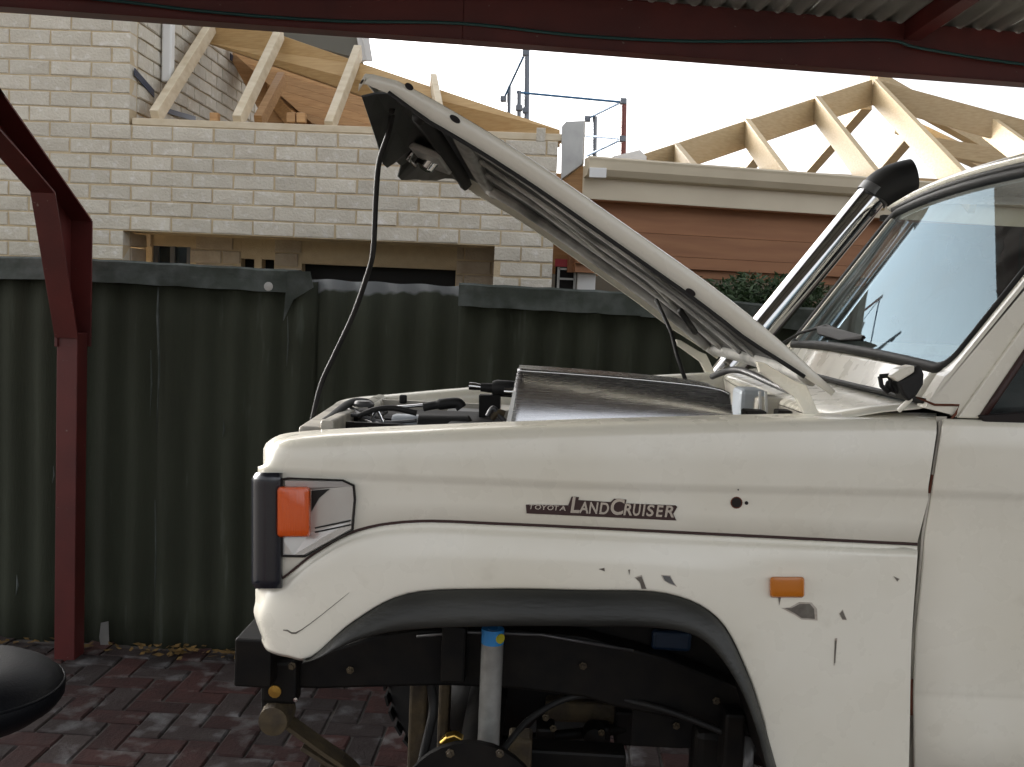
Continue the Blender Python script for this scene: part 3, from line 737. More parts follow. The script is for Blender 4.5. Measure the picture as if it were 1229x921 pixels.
# badge
def rotb(x, y): return S(x, y, fender_off(x, y) - .004)
bd = MB(); pl = [(631, 606), (682, 607), (686, 596.5), (695, 597), (694, 600.5), (733, 603), (737, 599), (752, 600), (751, 604.5), (811, 607), (813, 609), (808, 617), (812, 625), (632, 616.5)]
oyb = fender_off(720, 612)
bd.prism([S(x, y, oyb - .0035) for x, y in pl], (0, .004, 0)); badge = bd.build('badge', 'stripe', fender, bevel=.0006)
def text_mesh(s, size):
    cu = bpy.data.curves.new('t', 'FONT'); cu.body = s; cu.size = size; cu.extrude = .0012; cu.shear = .18; cu.offset = .0007
    o = bpy.data.objects.new('t', cu); COL.objects.link(o); bpy.context.view_layer.update()
    dg = bpy.context.evaluated_depsgraph_get(); me = bpy.data.meshes.new_from_object(o.evaluated_get(dg)); bpy.data.objects.remove(o); return me
def letter(ch, px0, px1, yb_, yt, m='chrome'):
    """fit one letter in a pixel box on the badge"""
    me = text_mesh(ch, .03); vs = [v.co.copy() for v in me.vertices]
    x0, x1 = min(v.x for v in vs), max(v.x for v in vs); y0, y1 = min(v.y for v in vs), max(v.y for v in vs)
    for v in me.vertices:
        u, w = (v.co.x - x0) / (x1 - x0), (v.co.y - y0) / max(y1 - y0, 1e-6)
        px = px0 + (px1 - px0) * u; dy = (px - 720) * .046
        v.co = S(px, yb_ + dy + (yt - yb_) * w, oyb - .0045 - v.co.z * .9)
    me.materials.append(M[m]); o = bpy.data.objects.new('badge_letter', me); COL.objects.link(o); o.parent = badge
    o.matrix_parent_inverse = Matrix.Identity(4); o.matrix_world = Matrix.Identity(4)
for ch, a, c in zip('TOYOTA', (635, 642, 650, 657, 665, 671), (641, 649.5, 657, 664.5, 671, 679)): letter(ch, a, c, 615.2, 609.4)
for ch, a, c, big in (('L', 684.5, 696, 1), ('A', 694.5, 706, 0), ('N', 706.5, 718.5, 0), ('D', 719, 731, 0), ('C', 733, 750, 1), ('R', 748, 758.5, 0), ('U', 759.5, 769.5, 0), ('I', 770.5, 775, 0), ('S', 775.5, 785.5, 0), ('E', 787, 796.5, 0), ('R', 797.5, 809, 0)):
    letter(ch, a, c, 617.3, 597.6 if big else 603.2)
# ---- headlight bezel, indicator, grille
ob = -.010
gasket = [(337, 574.5), (345, 573), (412, 575.5), (426, 582), (427.5, 600), (424.5, 637), (366, 669.5), (337, 669)]
bz_ = MB(); n = len(gasket); cg = (385, 615)
def ins(t): return [(x + (cg[0] - x) * t, y + (cg[1] - y) * t) for x, y in gasket]
bz_.rings([[S(x, y, .05) for x, y in gasket], [S(x, y, -.006) for x, y in gasket], [S(x, y, -.012) for x, y in ins(.02)], [S(x, y, -.009) for x, y in ins(.055)], [S(x, y, .006) for x, y in ins(.06)]], False, True)
bezel = bz_.build('lamp_gasket', 'black', fender)
fc = MB()
q = lambda x, y, o: S(x, y, o)
fc.add([q(342, 577, -.008), q(411, 578, -.008), q(423, 583.5, -.006), q(374, 588, .003), q(343, 586, -.004)], [(0, 1, 2, 3, 4)])            # top facet
fc.add([q(374, 588, .003), q(423, 583.5, -.006), q(424.5, 600, -.006), q(422, 625, -.005), q(372, 640, .003)], [(0, 1, 2, 3, 4)])
fc.add([q(372, 640, .003), q(422, 625, -.005), q(421.5, 635, -.006), q(365, 666, -.007), q(352, 666.5, -.006)], [(0, 1, 2, 3, 4)])
fc.add([q(338, 646, -.002), q(372, 640, .003), q(352, 666.5, -.006), q(338, 666, -.004)], [(0, 1, 2, 3)])
fc.build('lamp_bezel', 'bezel', fender, solid=.002)
for yy in (632, 637): MB().bar(q(378, yy + 2, -.0005), q(421, yy - 10 + 3, -.009), .002, .003).build('bezel_groove', 'black', bezel)
MB().prism([q(374, 589, .001), q(396, 587, -.003), q(383, 598, -.001), q(374, 614, .001)], (0, -.002, 0)).build('bezel_recess', 'black', bezel)
b = MB()
b.rings([[S(x + (2 if o > .0 else 0), y, o) for x, y in rrect(332.5 + i, 584 + i, 372 - i, 645 - i, 5)] for i, o in ((0, .03), (0, -.018), (1.5, -.026), (5, -.029))])
tag(b.build('indicator_lens', 'amber', fender, sharp=35), 'bright amber front indicator lens')
# grille surround : dark rounded upright in front of the wing, running across to the far wing
b = MB(); rws = []
prof = [(338, 0), (336, -.012), (326, -.018), (313, -.014), (305.5, -.002), (303, .02), (304, .06)]
for py in cr([(568,), (570,), (576,), (600,), (650,), (690,), (702,), (706,)], 3):
    y = py[0]; t = min(1, min(y - 566, 708 - y) / 8.); dxx = (1 - t) * 6
    rws.append([S(x + (dxx if x < 320 else 0), y, o + (1 - t) * .008) for x, o in prof])
b.rings(rws, False, False); grs = b.build('grille_surround', 'navy', car, smooth=True, solid=.004)
gx = S(308, 640, .06).x
MB().box((gx + .03, 2.93, .93), (.05, 1.40, .27)).build('grille', 'navy', car, bevel=.01)
b = MB()
for k in range(6): b.box((gx + .0, 2.93, .83 + .04 * k), (.02, 1.0, .012))
b.build('grille_bars', 'navy', car, bevel=.003)
MB().box((gx + .045, 2.93, 1.135), (.05, 1.36, .15)).build('front_panel', 'paint', car, bevel=.02)
# ---- door
def sh(y):                                     # shut line
    k = [(500, 1127), (560, 1118), (640, 1105), (700, 1100), (760, 1094), (830, 1091), (960, 1092)]
    for (y0, x0), (y1, x1) in zip(k, k[1:]):
        if y <= y1: return x0 + (x1 - x0) * (y - y0) / (y1 - y0)
    return 1092
ys = [(503, .05), (503.5, .015), (506, .004), (512, .0), (540, -.003), (585, -.005), (590, -.004), (594, .0), (600, .0015), (640, .001), (700, -.004), (760, -.006), (826, -.007), (831, -.0062), (833, -.0055), (837, -.0062), (880, -.006), (960, -.002)]
rws = []
for y, o in ys:
    x0 = sh(y) + 4.6; r_ = [S(x0, y, o + .012), S(x0 + 1, y, o + .003), S(x0 + 3, y, o)]
    for x in (1160, 1200, 1229, 1280, 1350, 1450, 1560): r_.append(S(x, y + (x - x0) * (.045 if y > 520 else .03), o))
    rws.append(r_)
door = MB().rings(rws, False, False).build('door', 'paint', car, smooth=True, solid=.0025)
b = MB(); b.rings([[S(sh(y) - 3, y, .02), S(sh(y) + 9, y, .02)] for y in (500, 560, 640, 700, 760, 830, 960)], False, False)
b.build('shut_gap', 'paint_dirty', car, solid=.003)
MB().tube([S(sh(y) + 2.6, y, .006) for y in (505, 560, 600, 640, 700, 760, 815)], .0035, 6).build('door_seal', 'paint_dirty', door, smooth=True)
MB().tube([S(sh(y) + 2.4, y, .004) for y in (815, 830, 845, 858)], .0045, 6).build('rust_patch', 'rustred', door, smooth=True)
MB().tube([S(sh(y) + 2.4, y, .004) for y in (570, 580, 592)], .003, 6).build('rust_patch', 'rustred', door, smooth=True)
# door window frame and glass
OP = .05                                     # tumblehome
def slab_poly(pts, off, th, name, m, par, bevel=.004): return MB().prism([S(x, y, off) for x, y in pts], (0, th, 0)).build(name, m, par, bevel=bevel)
slab_poly([(1149, 502), (1176, 503), (1195, 476), (1235, 416), (1400, 176), (1385, 158), (1233, 386)], .02, .05, 'window_frame', 'paint', door)
slab_poly([(1176, 499), (1186, 515), (1250, 518), (1560, 532), (1560, 505), (1250, 494)], .006, .03, 'window_seal', 'hole', door)
slab_poly([(1174, 504), (1196, 474), (1236, 414), (1400, 174), (1560, 174), (1560, 520), (1188, 514)], .055, .006, 'window_glass', 'glass2', door, 0)
b = MB(); b.tube([S(1178, 503, .018), S(1196, 476, .018), S(1236, 417, .018), S(1400, 178, .018)], .008, 6); b.build('glass_seal', 'stripe', door, smooth=True)
# ---- cab : windscreen plane frame (near profile extruded across the car)
YN, YL = 2.21, 3.64
def N_(px, py): return P(px, py, YN)
D = Vector((0, YL - YN, 0))
wb, wt = N_(1141, 447), N_(1352, 184)           # near glass edge, base -> top
sd = (wt - wb).normalized(); sn = Vector((-sd.z, 0, sd.x))  # outward normal (forwards, up)
if sn.x > 0: sn = -sn
L = (wt - wb).length
def G(u, v, o=0.): return wb + D * u + sd * (L * v) + sn * (o)     # u across, v up the screen
# glass with rounded corners and slight bow
def bow(u): return .035 * (1 - (2 * u - 1) ** 2)
rws = []
for j in range(13):
    v = -.01 + 1.03 * j / 12; rws.append([G(u, v, -.006 + bow(u)) for u in [.02 + .96 * k / 24 for k in range(25)]])
MB().rings(rws, False, False).build('windscreen', 'glass', car, smooth=True)
# rubber seal following the screen outline
def rr_uv(r, n=6):
    out = []; ru, rv = r / D.y, r / L
    for cu, cv, a0 in ((1 - ru - .01, 1 - rv - .01, 0), (.01 + ru, 1 - rv - .01, 90), (.01 + ru, rv, 180), (1 - ru - .01, rv, 270)):
        for k in range(n + 1):
            a = math.radians(a0 + 90 * k / n); out.append((cu + ru * math.cos(a), cv + rv * math.sin(a)))
    return out
uv = rr_uv(.05); dense = []
for (u0, v0), (u1, v1) in zip(uv, uv[1:] + uv[:1]):
    m_ = max(1, int(math.hypot((u1 - u0) * D.y, (v1 - v0) * L) / .05))
    for k in range(m_): dense.append((u0 + (u1 - u0) * k / m_, v0 + (v1 - v0) * k / m_))
b = MB(); b.tube([G(u, v, bow(u) + .0) for u, v in dense + dense[:1]], .014, 8, False); b.build('screen_rubber', 'black', car, smooth=True)
# A pillars and header: white
def slabG(uvs, o0, o1, name, m='paint', bevel=.008): 
    return MB().rings([[G(u, v, o0) for u, v in uvs], [G(u, v, o1) for u, v in uvs]]).build(name, m, car, bevel=bevel)
pil = [(1134, 452), (1141, 446), (1352, 186), (1372, 178), (1383, 160), (1229, 388), (1150, 500), (1110, 490)]
MB().prism([S(x, y, .028) for x, y in pil], (0, .05, 0)).build('pillar', 'paint', car, bevel=.006)
pilf = [Vector((p.x, 0, p.z)) for p in [S(x, y, .028) for x, y in pil]]
MB().prism([Vector((p.x, 3.60, p.z)) for p in pilf], (0, .05, 0)).build('pillar', 'paint', car, bevel=.006)
# lower screen panel, cowl and firewall : profile swept across
pf = [(1146, 438), (1138, 449), (1124, 468), (1113, 481), (1110, 485)]
pf2 = [(1116, 484), (1104, 488), (1060, 492), (1018, 499), (1008, 502), (1004, 507)]
pf3 = [(1004, 507), (1006, 530), (1012, 600), (1012, 700)]
def sweep(pf, name, m, o=0., y0=YN, y1=YL, n=14):
    r = []
    for k in range(n + 1):
        u = k / n; r.append([Vector((N_(*p).x - bow(u) * .9, y0 + (y1 - y0) * u, N_(*p).z + o)) for p in pf])
    return MB().rings(r, False, False).build(name, m, car, smooth=True, solid=.003)
sweep(pf, 'screen_panel', 'paint'); sweep(pf2, 'cowl', 'paint', -.004); sweep(pf3, 'firewall', 'paint_dirty', -.006)
seam = [Vector((N_(1112, 482.5).x - bow(k / 14) * .9 - .002, YN + (YL - YN) * k / 14, N_(1112, 482.5).z)) for k in range(15)]
MB().tube(seam, .007, 6).build('cowl_seam', 'black', car, smooth=True)
MB().tube([S(1100, 477, .03), S(1122, 486, .024), S(1151, 486.5, .024), S(1147, 497, .022), S(1139, 506, .02)], [.0015, .0025, .0025, .003, .002], 6).build('rust_seam', 'rustred', car, smooth=True)
# roof
zr = G(.5, 1.0, 0)
rp = [G(0, 1.005, .02), G(0, 1.05, .035), G(0, 1.09, .02)]
r = []
for k in range(17):
    u = -.03 + 1.06 * k / 16; cr_ = .025 * (1 - (2 * u - 1) ** 4)
    front = G(u, 1.015, .012 + bow(u))
    r.append([front, front + Vector((-.012, 0, .012 + cr_ * .1)), front + Vector((.006, 0, .022 + cr_ * .2)), front + Vector((.1, 0, .035 + cr_ * .5)), front + Vector((.5, 0, .05 + cr_)), front + Vector((1.3, 0, .05 + cr_))])
roof = MB().rings(r, False, False).build('roof', 'paint', car, smooth=True, solid=.004)
MB().tube([G(u, 1.012, .010 + bow(u)) for u in [k / 16 for k in range(17)]], .011, 6).build('header_seal', 'black', roof, smooth=True)
MB().tube([G(-.03, 1.02, .02), G(-.03, 1.02, .02) + Vector((1.4, 0, .03))], .012, 6).build('rain_gutter', 'paint', roof, smooth=True)
# interior
it = thing_inner = None
b = MB(); b.box(wb + Vector((.30, D.y / 2, -.06)), (.50, D.y - .1, .10)); b.box(wb + Vector((.42, D.y / 2, -.30)), (.3, D.y - .1, .45)); b.build('dashboard', 'inter', car, bevel=.03)
for yy in (2.55, 3.3):
    b = MB(); b.box(wb + Vector((1.0, yy - YN, .05)), (.14, .5, .62)); b.box(wb + Vector((1.02, yy - YN, .45)), (.10, .26, .18)); b.build('seat', 'inter', car, bevel=.04)
MB().box(wb + Vector((1.30, D.y / 2, .1)), (.04, D.y, 1.1)).build('cab_rear_wall', 'inter', car)
fg = [(.10, .02), ((wt - wb).x + .06, (wt - wb).z - .03), ((wt - wb).x + .9, (wt - wb).z - .03), (1.28, .02)]
fdoor = MB().box(wb + Vector((.7, D.y - .01, -.35)), (1.3, .03, .75)).build('door', 'paint', car)
MB().prism([wb + Vector((x_, D.y - .02, z_)) for x_, z_ in fg], (0, .006, 0)).build('window_glass', M['tint'], fdoor)
st_c = wb + Vector((.55, 1.05, .05))
tp = []
b = MB(); b.tube([st_c + Vector((.08 * math.sin(a) * 1.2, .19 * math.cos(a), .17 * math.sin(a))) for a in [2 * math.pi * k / 28 for k in range(29)]], .013, 8, False); b.build('steering_wheel', 'inter', car, smooth=True)
# wiper
def onscreen(px, py, o):
    d = ray(px, py); n_ = sn; t = (wb + sn * (o + .03) - O).dot(n_) / d.dot(n_); return O + d * t
w = MB(); w.tube([onscreen(935, 415, .03), onscreen(960, 400, .02), onscreen(992, 391, .014), onscreen(1008, 396, .012)], [.006, .005, .005, .004], 6); wa = w.build('wiper_arm', 'black', car, smooth=True)
MB().prism([onscreen(982, 394, .012), onscreen(1000, 394, .012), onscreen(1020, 400, .012), onscreen(1040, 405, .012), onscreen(1036, 410, .008), onscreen(1010, 411, .008), onscreen(984, 403, .008)], sn * .01).build('wiper_blade', 'black', wa, bevel=.002)
# mirror folded on the wing
b = MB(); mo = -.02
b.prism([S(x, y, mo) for x, y in [(1077, 458), (1085, 455), (1098, 448), (1099, 439), (1106, 440), (1110, 450), (1109, 462), (1101, 475), (1091, 483), (1083, 474)]], (0, .06, 0))
mir = b.build('mirror', 'black', car, bevel=.006)
MB().prism([S(x, y, mo - .004) for x, y in [(1068, 452), (1080, 444), (1098, 438.5), (1098, 447), (1085, 455), (1078, 459)]], (0, .05, 0)).build('mirror_cap', 'paint', mir, bevel=.004)
b = MB(); lp = [(1056, 452), (1066, 451), (1069, 456), (1067, 461), (1072, 470), (1066, 471), (1058, 463)]
b.tube([S(x, y, mo + .02) for x, y in lp + lp[:1]], .005, 6, False); b.build('mirror_loop', 'black', mir, smooth=True)
MB().bar(S(1094, 478, .0), S(1078, 494, .01), .010, .010).build('mirror_arm', 'paint', mir, bevel=.003)
MB().bar(S(1062, 462, .02), S(1082, 468, .01), .018, .022).build('mirror_pivot', 'black', mir, bevel=.005)
# ---- snorkel on the far pillar
YS_ = 3.78
s0, s1 = P(868, 452, YS_), P(1050, 232, YS_)
sdv = (s1 - s0).normalized()
snk = MB().tube([s0 - sdv * .35, s0, s1], .054, 32).build('snorkel', 'chrome', car, smooth=True, sharp=40)
MB().tube([s1 - sdv * .02, s1 + sdv * .012], .060, 32).build('snorkel_clamp', 'grey', snk, sharp=40)
hd = curve3([s1, s1 + sdv * .04, P(1068, 212, YS_), P(1086, 209, YS_), P(1098, 211, YS_)], 5)
rws = []
hk = [((1029, 231), (1068, 248)), ((1034, 222), (1074, 244)), ((1043, 211), (1083, 240)), ((1058, 201), (1090, 238)), ((1078, 194), (1095, 236)), ((1091, 191), (1099, 232))]
for a_, c_ in cr([(*a, *c) for a, c in hk], 4) and [((q[0], q[1]), (q[2], q[3])) for q in cr([(*a, *c) for a, c in hk], 4)]:
    pa, pc = P(*a_, YS_), P(*c_, YS_); mid = (pa + pc) / 2; half = (pc - pa) / 2
    rws.append([mid + half * math.cos(t) + Vector((0, .062, 0)) * math.sin(t) for t in [2 * math.pi * k / 24 for k in range(24)]])
MB().rings(rws).build('snorkel_head', 'black', snk, sharp=45)
MB().box(P(1063, 262, YS_ - .05), (.03, .04, .02)).build('snorkel_bracket', 'grey', snk)
# ---- bonnet, open
YB0, YB1 = 2.24, 3.74
def Bn(px, py, o=0.): return P(px, py, YB0 + o)
DB = Vector((0, YB1 - YB0, 0))
bt, bb = Bn(452, 84), Bn(1002, 470)
bd_ = (bb - bt).normalized(); bnn = Vector((-bd_.z, 0, bd_.x))
if bnn.z < 0: bnn = -bnn                        # outward (upper) side
LB = (bb - bt).length
def crown(v): return .034 * (1 - (1 - min(max(v, 0) / .4, 1)) ** 2) * (1 - max(0, (v - .65) / .35) ** 2)
def BG(u, v, o=0.): return bt + DB * u + bd_ * (LB * v) + bnn * (o + crown(v))   # u across, v front(0)->hinge(1)
# outer skin with rolled front and side flange
rws = []
us = [.0, .0, .0008, .004, .03, .1, .25, .5, .75, .9, .97, .996, .9992, 1.0, 1.0, .999]
od = [-.046, -.005, -.0015, .0, .002, .006, .010, .013, .010, .006, .002, .0, -.002, -.007, -.042, -.044]
nv_ = 24
for k in range(nv_ + 1):
    v = k / nv_
    fr_ = max(0, (.06 - v) / .06); drop = .012 * fr_ ** 2
    tap = (1 - .75 * max(0, (v - .82) / .18)) * (.55 + .45 * min(1, v / .12))     # flange fades out to the hinge corner
    rws.append([BG(u, v, o * (tap if o < 0 else 1) - drop) for u, o in zip(us, od)])
front = [BG(u, -.012, min(o, 0) * .55 - .02) for u, o in zip(us, od)]
front2 = [BG(u, -.006, min(o, 0) * .55 - .034) for u, o in zip(us, od)]
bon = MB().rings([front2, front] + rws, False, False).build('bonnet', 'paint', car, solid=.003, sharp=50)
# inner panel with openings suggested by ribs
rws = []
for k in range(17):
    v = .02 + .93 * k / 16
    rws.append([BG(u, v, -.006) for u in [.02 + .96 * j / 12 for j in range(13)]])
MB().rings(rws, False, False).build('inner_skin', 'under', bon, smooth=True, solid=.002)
def rib(pts, w, h, m='ribpaint', o=-.03):
    """pressed rib: rounded section swept on the underside"""
    ph = len(bon.children) * 1.7; k3 = [(u + .006 * math.sin(v * 23 + ph), v) for u, v in cr(pts, 9)]; rings = []
    for i, (u, v) in enumerate(k3):
        c = BG(u, v, o + h * .5); a = BG(*k3[max(i - 1, 0)]); b_ = BG(*k3[min(i + 1, len(k3) - 1)])
        d = (b_ - a).normalized(); sdv_ = d.cross(bnn).normalized()
        rings.append([c + sdv_ * (w / 2) + bnn * (h * .5), c + sdv_ * w * .42 - bnn * h * .35, c + sdv_ * w * .25 - bnn * h * .6, c - sdv_ * w * .25 - bnn * h * .6, c - sdv_ * w * .42 - bnn * h * .35, c - sdv_ * (w / 2) + bnn * (h * .5)])
    return MB().rings(rings).build('rib', m, bon, smooth=True)
rib([(.40, .17), (.46, .30), (.50, .52), (.51, .72), (.49, .93)], .045, .010, 'ribpaint', -.016)
rib([(.60, .17), (.64, .36), (.70, .58), (.72, .93)], .075, .011, 'ribpaint', -.017)
rib([(.84, .17), (.85, .40), (.86, .62), (.87, .93)], .05, .026, 'ribpaint', -.032)
rib([(.46, .30), (.54, .38), (.62, .48), (.69, .56)], .028, .008, 'ribpaint', -.014)
rib([(.50, .62), (.56, .68), (.64, .74), (.71, .78)], .028, .008, 'ribpaint', -.014)
rib([(.26, .17), (.30, .34), (.34, .55), (.37, .75), (.36, .93)], .028, .009, 'ribpaint', -.015)
rib([(.03, .165), (.3, .155), (.7, .155), (.97, .165)], .06, .022, 'ribpaint', -.026)
rib([(.05, .96), (.3, .95), (.7, .95), (.95, .96)], .05, .018, 'ribpaint', -.022)
# front latch reinforcement : dark plate with pale striker
lipd = [(0, .035), (.1, .055), (.25, .085), (.38, .115), (.43, .115), (.47, .085), (.53, .085), (.57, .115), (.62, .115), (.75, .085), (.9, .055), (1, .035)]
fp = MB()
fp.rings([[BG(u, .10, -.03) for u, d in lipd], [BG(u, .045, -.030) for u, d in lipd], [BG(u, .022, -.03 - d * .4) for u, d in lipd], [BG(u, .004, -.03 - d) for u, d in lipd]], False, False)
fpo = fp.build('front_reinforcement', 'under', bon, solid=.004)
b = MB(); b.prism([BG(.38, .03, -.055), BG(.62, .03, -.055), BG(.62, .10, -.045), BG(.38, .10, -.045)], bnn * -.02); st1 = b.build('latch_plate', 'ribpaint', bon, bevel=.006)
lp = [BG(.44, .03, -.06), BG(.44, .03, -.095), BG(.54, .03, -.095), BG(.54, .03, -.06)]
MB().tube(lp, .006, 8).build('striker', 'chrome', st1, smooth=True)
MB().tube([BG(.5, .06, -.06), BG(.5, .06, -.09), BG(.5, .06, -.10)], [.030, .028, .012], 14).build('latch_pin', 'chrome', st1, sharp=40)
rib([(.04, .097), (.3, .10), (.7, .10), (.96, .09)], .035, .03, 'black', -.05)
# holes with grommets along the flange
for px, py, wd in ((491, 104, .010), (546, 143, .013), (829, 351, .012)):
    d = ray(px, py); t = (YB0 - .0035) / d.y; c = O + d * t
    MB().prism([c + bd_ * (wd * math.cos(a)) + bnn * (.0065 * math.sin(a)) for a in [2 * math.pi * k / 14 for k in range(14)]], (0, .004, 0)).build('grommet', 'hole', bon)
MB().tube([BG(0, v, -.045 * (1 - .75 * max(0, (v - .82) / .18)) * (.55 + .45 * min(1, v / .12))) - Vector((0, .002, 0)) for v in [.04 + .9 * k / 20 for k in range(21)]], .0045, 6).build('flange_seal', 'black', bon, smooth=True)
# hinges
def hinge(yo):
    o = yo
    pts = [(908, 434), (918, 436), (955, 458), (968, 463), (975, 478), (986, 503), (968, 503), (955, 478), (940, 467), (912, 447)]
    q = [P(x, y, YB0 + .03) + Vector((0, o, 0)) for x, y in pts]
    MB().prism(q, (0, .02, 0)).build('hinge', 'paint', bon, bevel=.003)
hinge(0); hinge(DB.y - .08)
# prop rod
MB().tube([BG(.55, .70, -.04), P(806, 400, 3.0), P(812, 425, 2.98), P(826, 466, 2.92)], .006, 8).build('prop_rod', 'black', bon, smooth=True)
MB().tube([BG(.30, .73, -.05), BG(.40, .80, -.06)], .008, 8).build('rod_clip', 'black', bon, smooth=True)
# ---- far wing
ft = [(392, 505), (400, 488), (416, 479.5), (470, 474), (560, 466), (640, 461), (740, 454), (830, 449), (900, 446), (935, 445)]
YW = 3.62
rws = []
top = cr(ft, 4)
rws = [[P(x, y, YW) + Vector((0, -.03, -.20)) for x, y in top], [P(x, y, YW) + Vector((0, -.03, -.03)) for x, y in top], [P(x, y, YW) + Vector((0, -.025, -.008)) for x, y in top], [P(x, y, YW) + Vector((0, -.01, 0)) for x, y in top],
       [P(x, y, YW) + Vector((0, .05, -.002)) for x, y in top], [P(x, y, YW) + Vector((0, .085, -.03)) for x, y in top], [P(x, y, YW) + Vector((0, .09, -.4)) for x, y in top]]
MB().rings(rws, False, False).build('fender', 'paint', car, smooth=True, solid=.003)
MB().box((P(640, 520, YW).x + .1, 3.52, .95), (1.3, .02, .5)).build('inner_guard', 'paint_dirty', car)
# ---- engine bay
def bx(px, py, Y, sx, sy, sz, name, m, bevel=.006, par=None): return MB().box(P(px, py, Y) - Vector((0, 0, sz / 2)), (sx, sy, sz)).build(name, m, par or car, bevel=bevel)
bx(484, 474, 3.50, .025, .02, .03, 'bump_stop', 'black')
# radiator support
b = MB(); b.bar(P(372, 520, 2.3), P(415, 487, 3.45), .05, .03); b.bar(P(392, 518, 2.3), P(436, 492, 3.4), .03, .05); b.build('radiator_support', 'paint_dirty', car, bevel=.006)
MB().tube(curve3([P(372, 518, 2.5), P(395, 503, 2.6), P(420, 484, 2.9), P(440, 483, 3.0), P(446, 488, 3.0)]), .011, 8).build('bonnet_latch_cable', 'black', car, smooth=True)
MB().tube(curve3([P(420, 492, 2.9), P(440, 505, 2.8), P(460, 514, 2.7), P(480, 518, 2.6)]), .012, 8).build('radiator_pipe', 'grey', car, smooth=True)
bx(441, 494, 2.95, .10, .2, .2, 'radiator_tank', 'chassis', .015)
MB().lathe([(0, 0), (.028, 0), (.03, .008), (.022, .016), (0, .018)], P(436, 488, 2.9), (0, 0, 1), 16).build('radiator_cap', 'grey', car, sharp=40)
MB().lathe([(.03, 0), (.034, .01), (.034, .10), (.03, .115)], P(471, 511, 2.85), (1, 0, 0), 20).build('washer_bottle', 'bottle', car, sharp=40)
MB().lathe([(.02, 0), (.036, .004), (.036, .14), (.02, .15)], P(501, 513, 2.8), (1, 0, .03), 16).build('filter_canister', 'black', car, sharp=40)
bx(575, 508, 2.75, .17, .3, .25, 'battery', 'chassis', .01); bx(520, 497, 3.05, .30, .25, .25, 'rocker_cover', 'chassis', .02); bx(470, 500, 3.2, .14, .3, .3, 'radiator', 'chassis', .01)
MB().tube(curve3([P(508, 489, 2.95), P(525, 486, 2.95), P(548, 484, 2.95), P(554, 490, 2.95)]), [.012] * 9 + [.016] * 16, 10).build('intake_hose', 'black', car, smooth=True)
MB().tube(curve3([P(455, 490, 3.0), P(490, 488, 3.0), P(520, 485, 3.0)]), .005, 6).build('wiring', 'chrome', car, smooth=True)
for a_, m_, r_ in (([(430, 500), (450, 492), (472, 490), (500, 496)], 'black', .008), ([(585, 500), (592, 490), (600, 500), (607, 508)], 'grey', .007), ([(590, 503), (598, 495), (606, 497)], 'rust', .008), ([(400, 508), (425, 498), (460, 507), (500, 505)], 'grey', .005), ([(445, 505), (452, 492), (458, 502), (462, 512)], 'chrome', .005)):
    MB().tube(curve3([P(x, y, 2.75) for x, y in a_]), r_, 8).build('hose', m_, car, smooth=True)
bx(597, 489, 3.2, .10, .15, .12, 'bracket', 'paint_dirty'); bx(560, 492, 3.25, .12, .1, .15, 'coil_box', 'grey')
# big engine mass (dark) so that nothing shows through
MB().box((P(650, 560, 2.95).x + .05, 2.95, .93), (1.0, .5, .40)).build('engine_block', 'chassis', car, bevel=.03)
# stainless panel box along the near wing
tl = [(621, 445), (680, 449), (750, 454.5), (826, 462), (862, 468), (876, 474)]
bl_ = [(608, 516), (680, 513), (750, 511), (826, 509), (862, 508), (881, 507)]
YP = 2.36; rws = []
tk, bk = cr(tl, 4), cr(bl_, 4)
for t, o in ((-.03, .080), (0, .072), (.03, .068), (.2, .050), (.4, .033), (.6, .020), (.8, .012), (.95, .008), (1.15, .006), (1.5, .006)):
    rws.append([P(a[0] + (b_[0] - a[0]) * t, a[1] + (b_[1] - a[1]) * t, YP + o) for a, b_ in zip(tk, bk)])
hs = MB().rings(rws, False, False).build('stainless_panel', 'steel', car, smooth=True, solid=.002)
lid = [[P(x, y, YP + .078) for x, y in tk], [P(x, y, YP + .078) + Vector((0, .22, .0)) for x, y in tk], [P(x, y, YP + .078) + Vector((0, .23, -.2)) for x, y in tk]]
MB().rings(lid, False, False).build('panel_top', 'steel', hs, solid=.002)
MB().prism([P(621, 446, YP + .07), P(624, 446, YP + .07), P(612, 514, YP - .024), P(606, 514, YP - .024)], (0, .2, 0)).build('panel_end', 'whitept', hs)
MB().tube([P(x, y, YP + .074) for x, y in tk], .004, 8).build('rolled_edge', 'chrome', hs, smooth=True)
# firewall clutter at the right of the bay
bx(900, 466, 2.75, .07, .12, .16, 'brake_reservoir', 'bottle', .012); bx(925, 476, 2.7, .09, .12, .16, 'fluid_box', 'paint_dirty', .008); bx(955, 487, 2.6, .05, .07, .1, 'relay', 'black', .004)
bx(905, 492, 2.5, .05, .06, .1, 'relay', 'black', .004); bx(940, 492, 2.45, .035, .05, .1, 'relay', 'chassis', .004)
MB().tube(curve3([P(855, 452, 3.2), P(885, 444, 3.0), P(930, 462, 2.8), P(975, 482, 2.6)]), .010, 8).build('hose', 'grey', car, smooth=True)
for x in (912, 919): MB().bar(P(x, 470, 2.62), P(x + 1, 495, 2.62), .006, .006).build('fluid_mark', 'whitept', car)
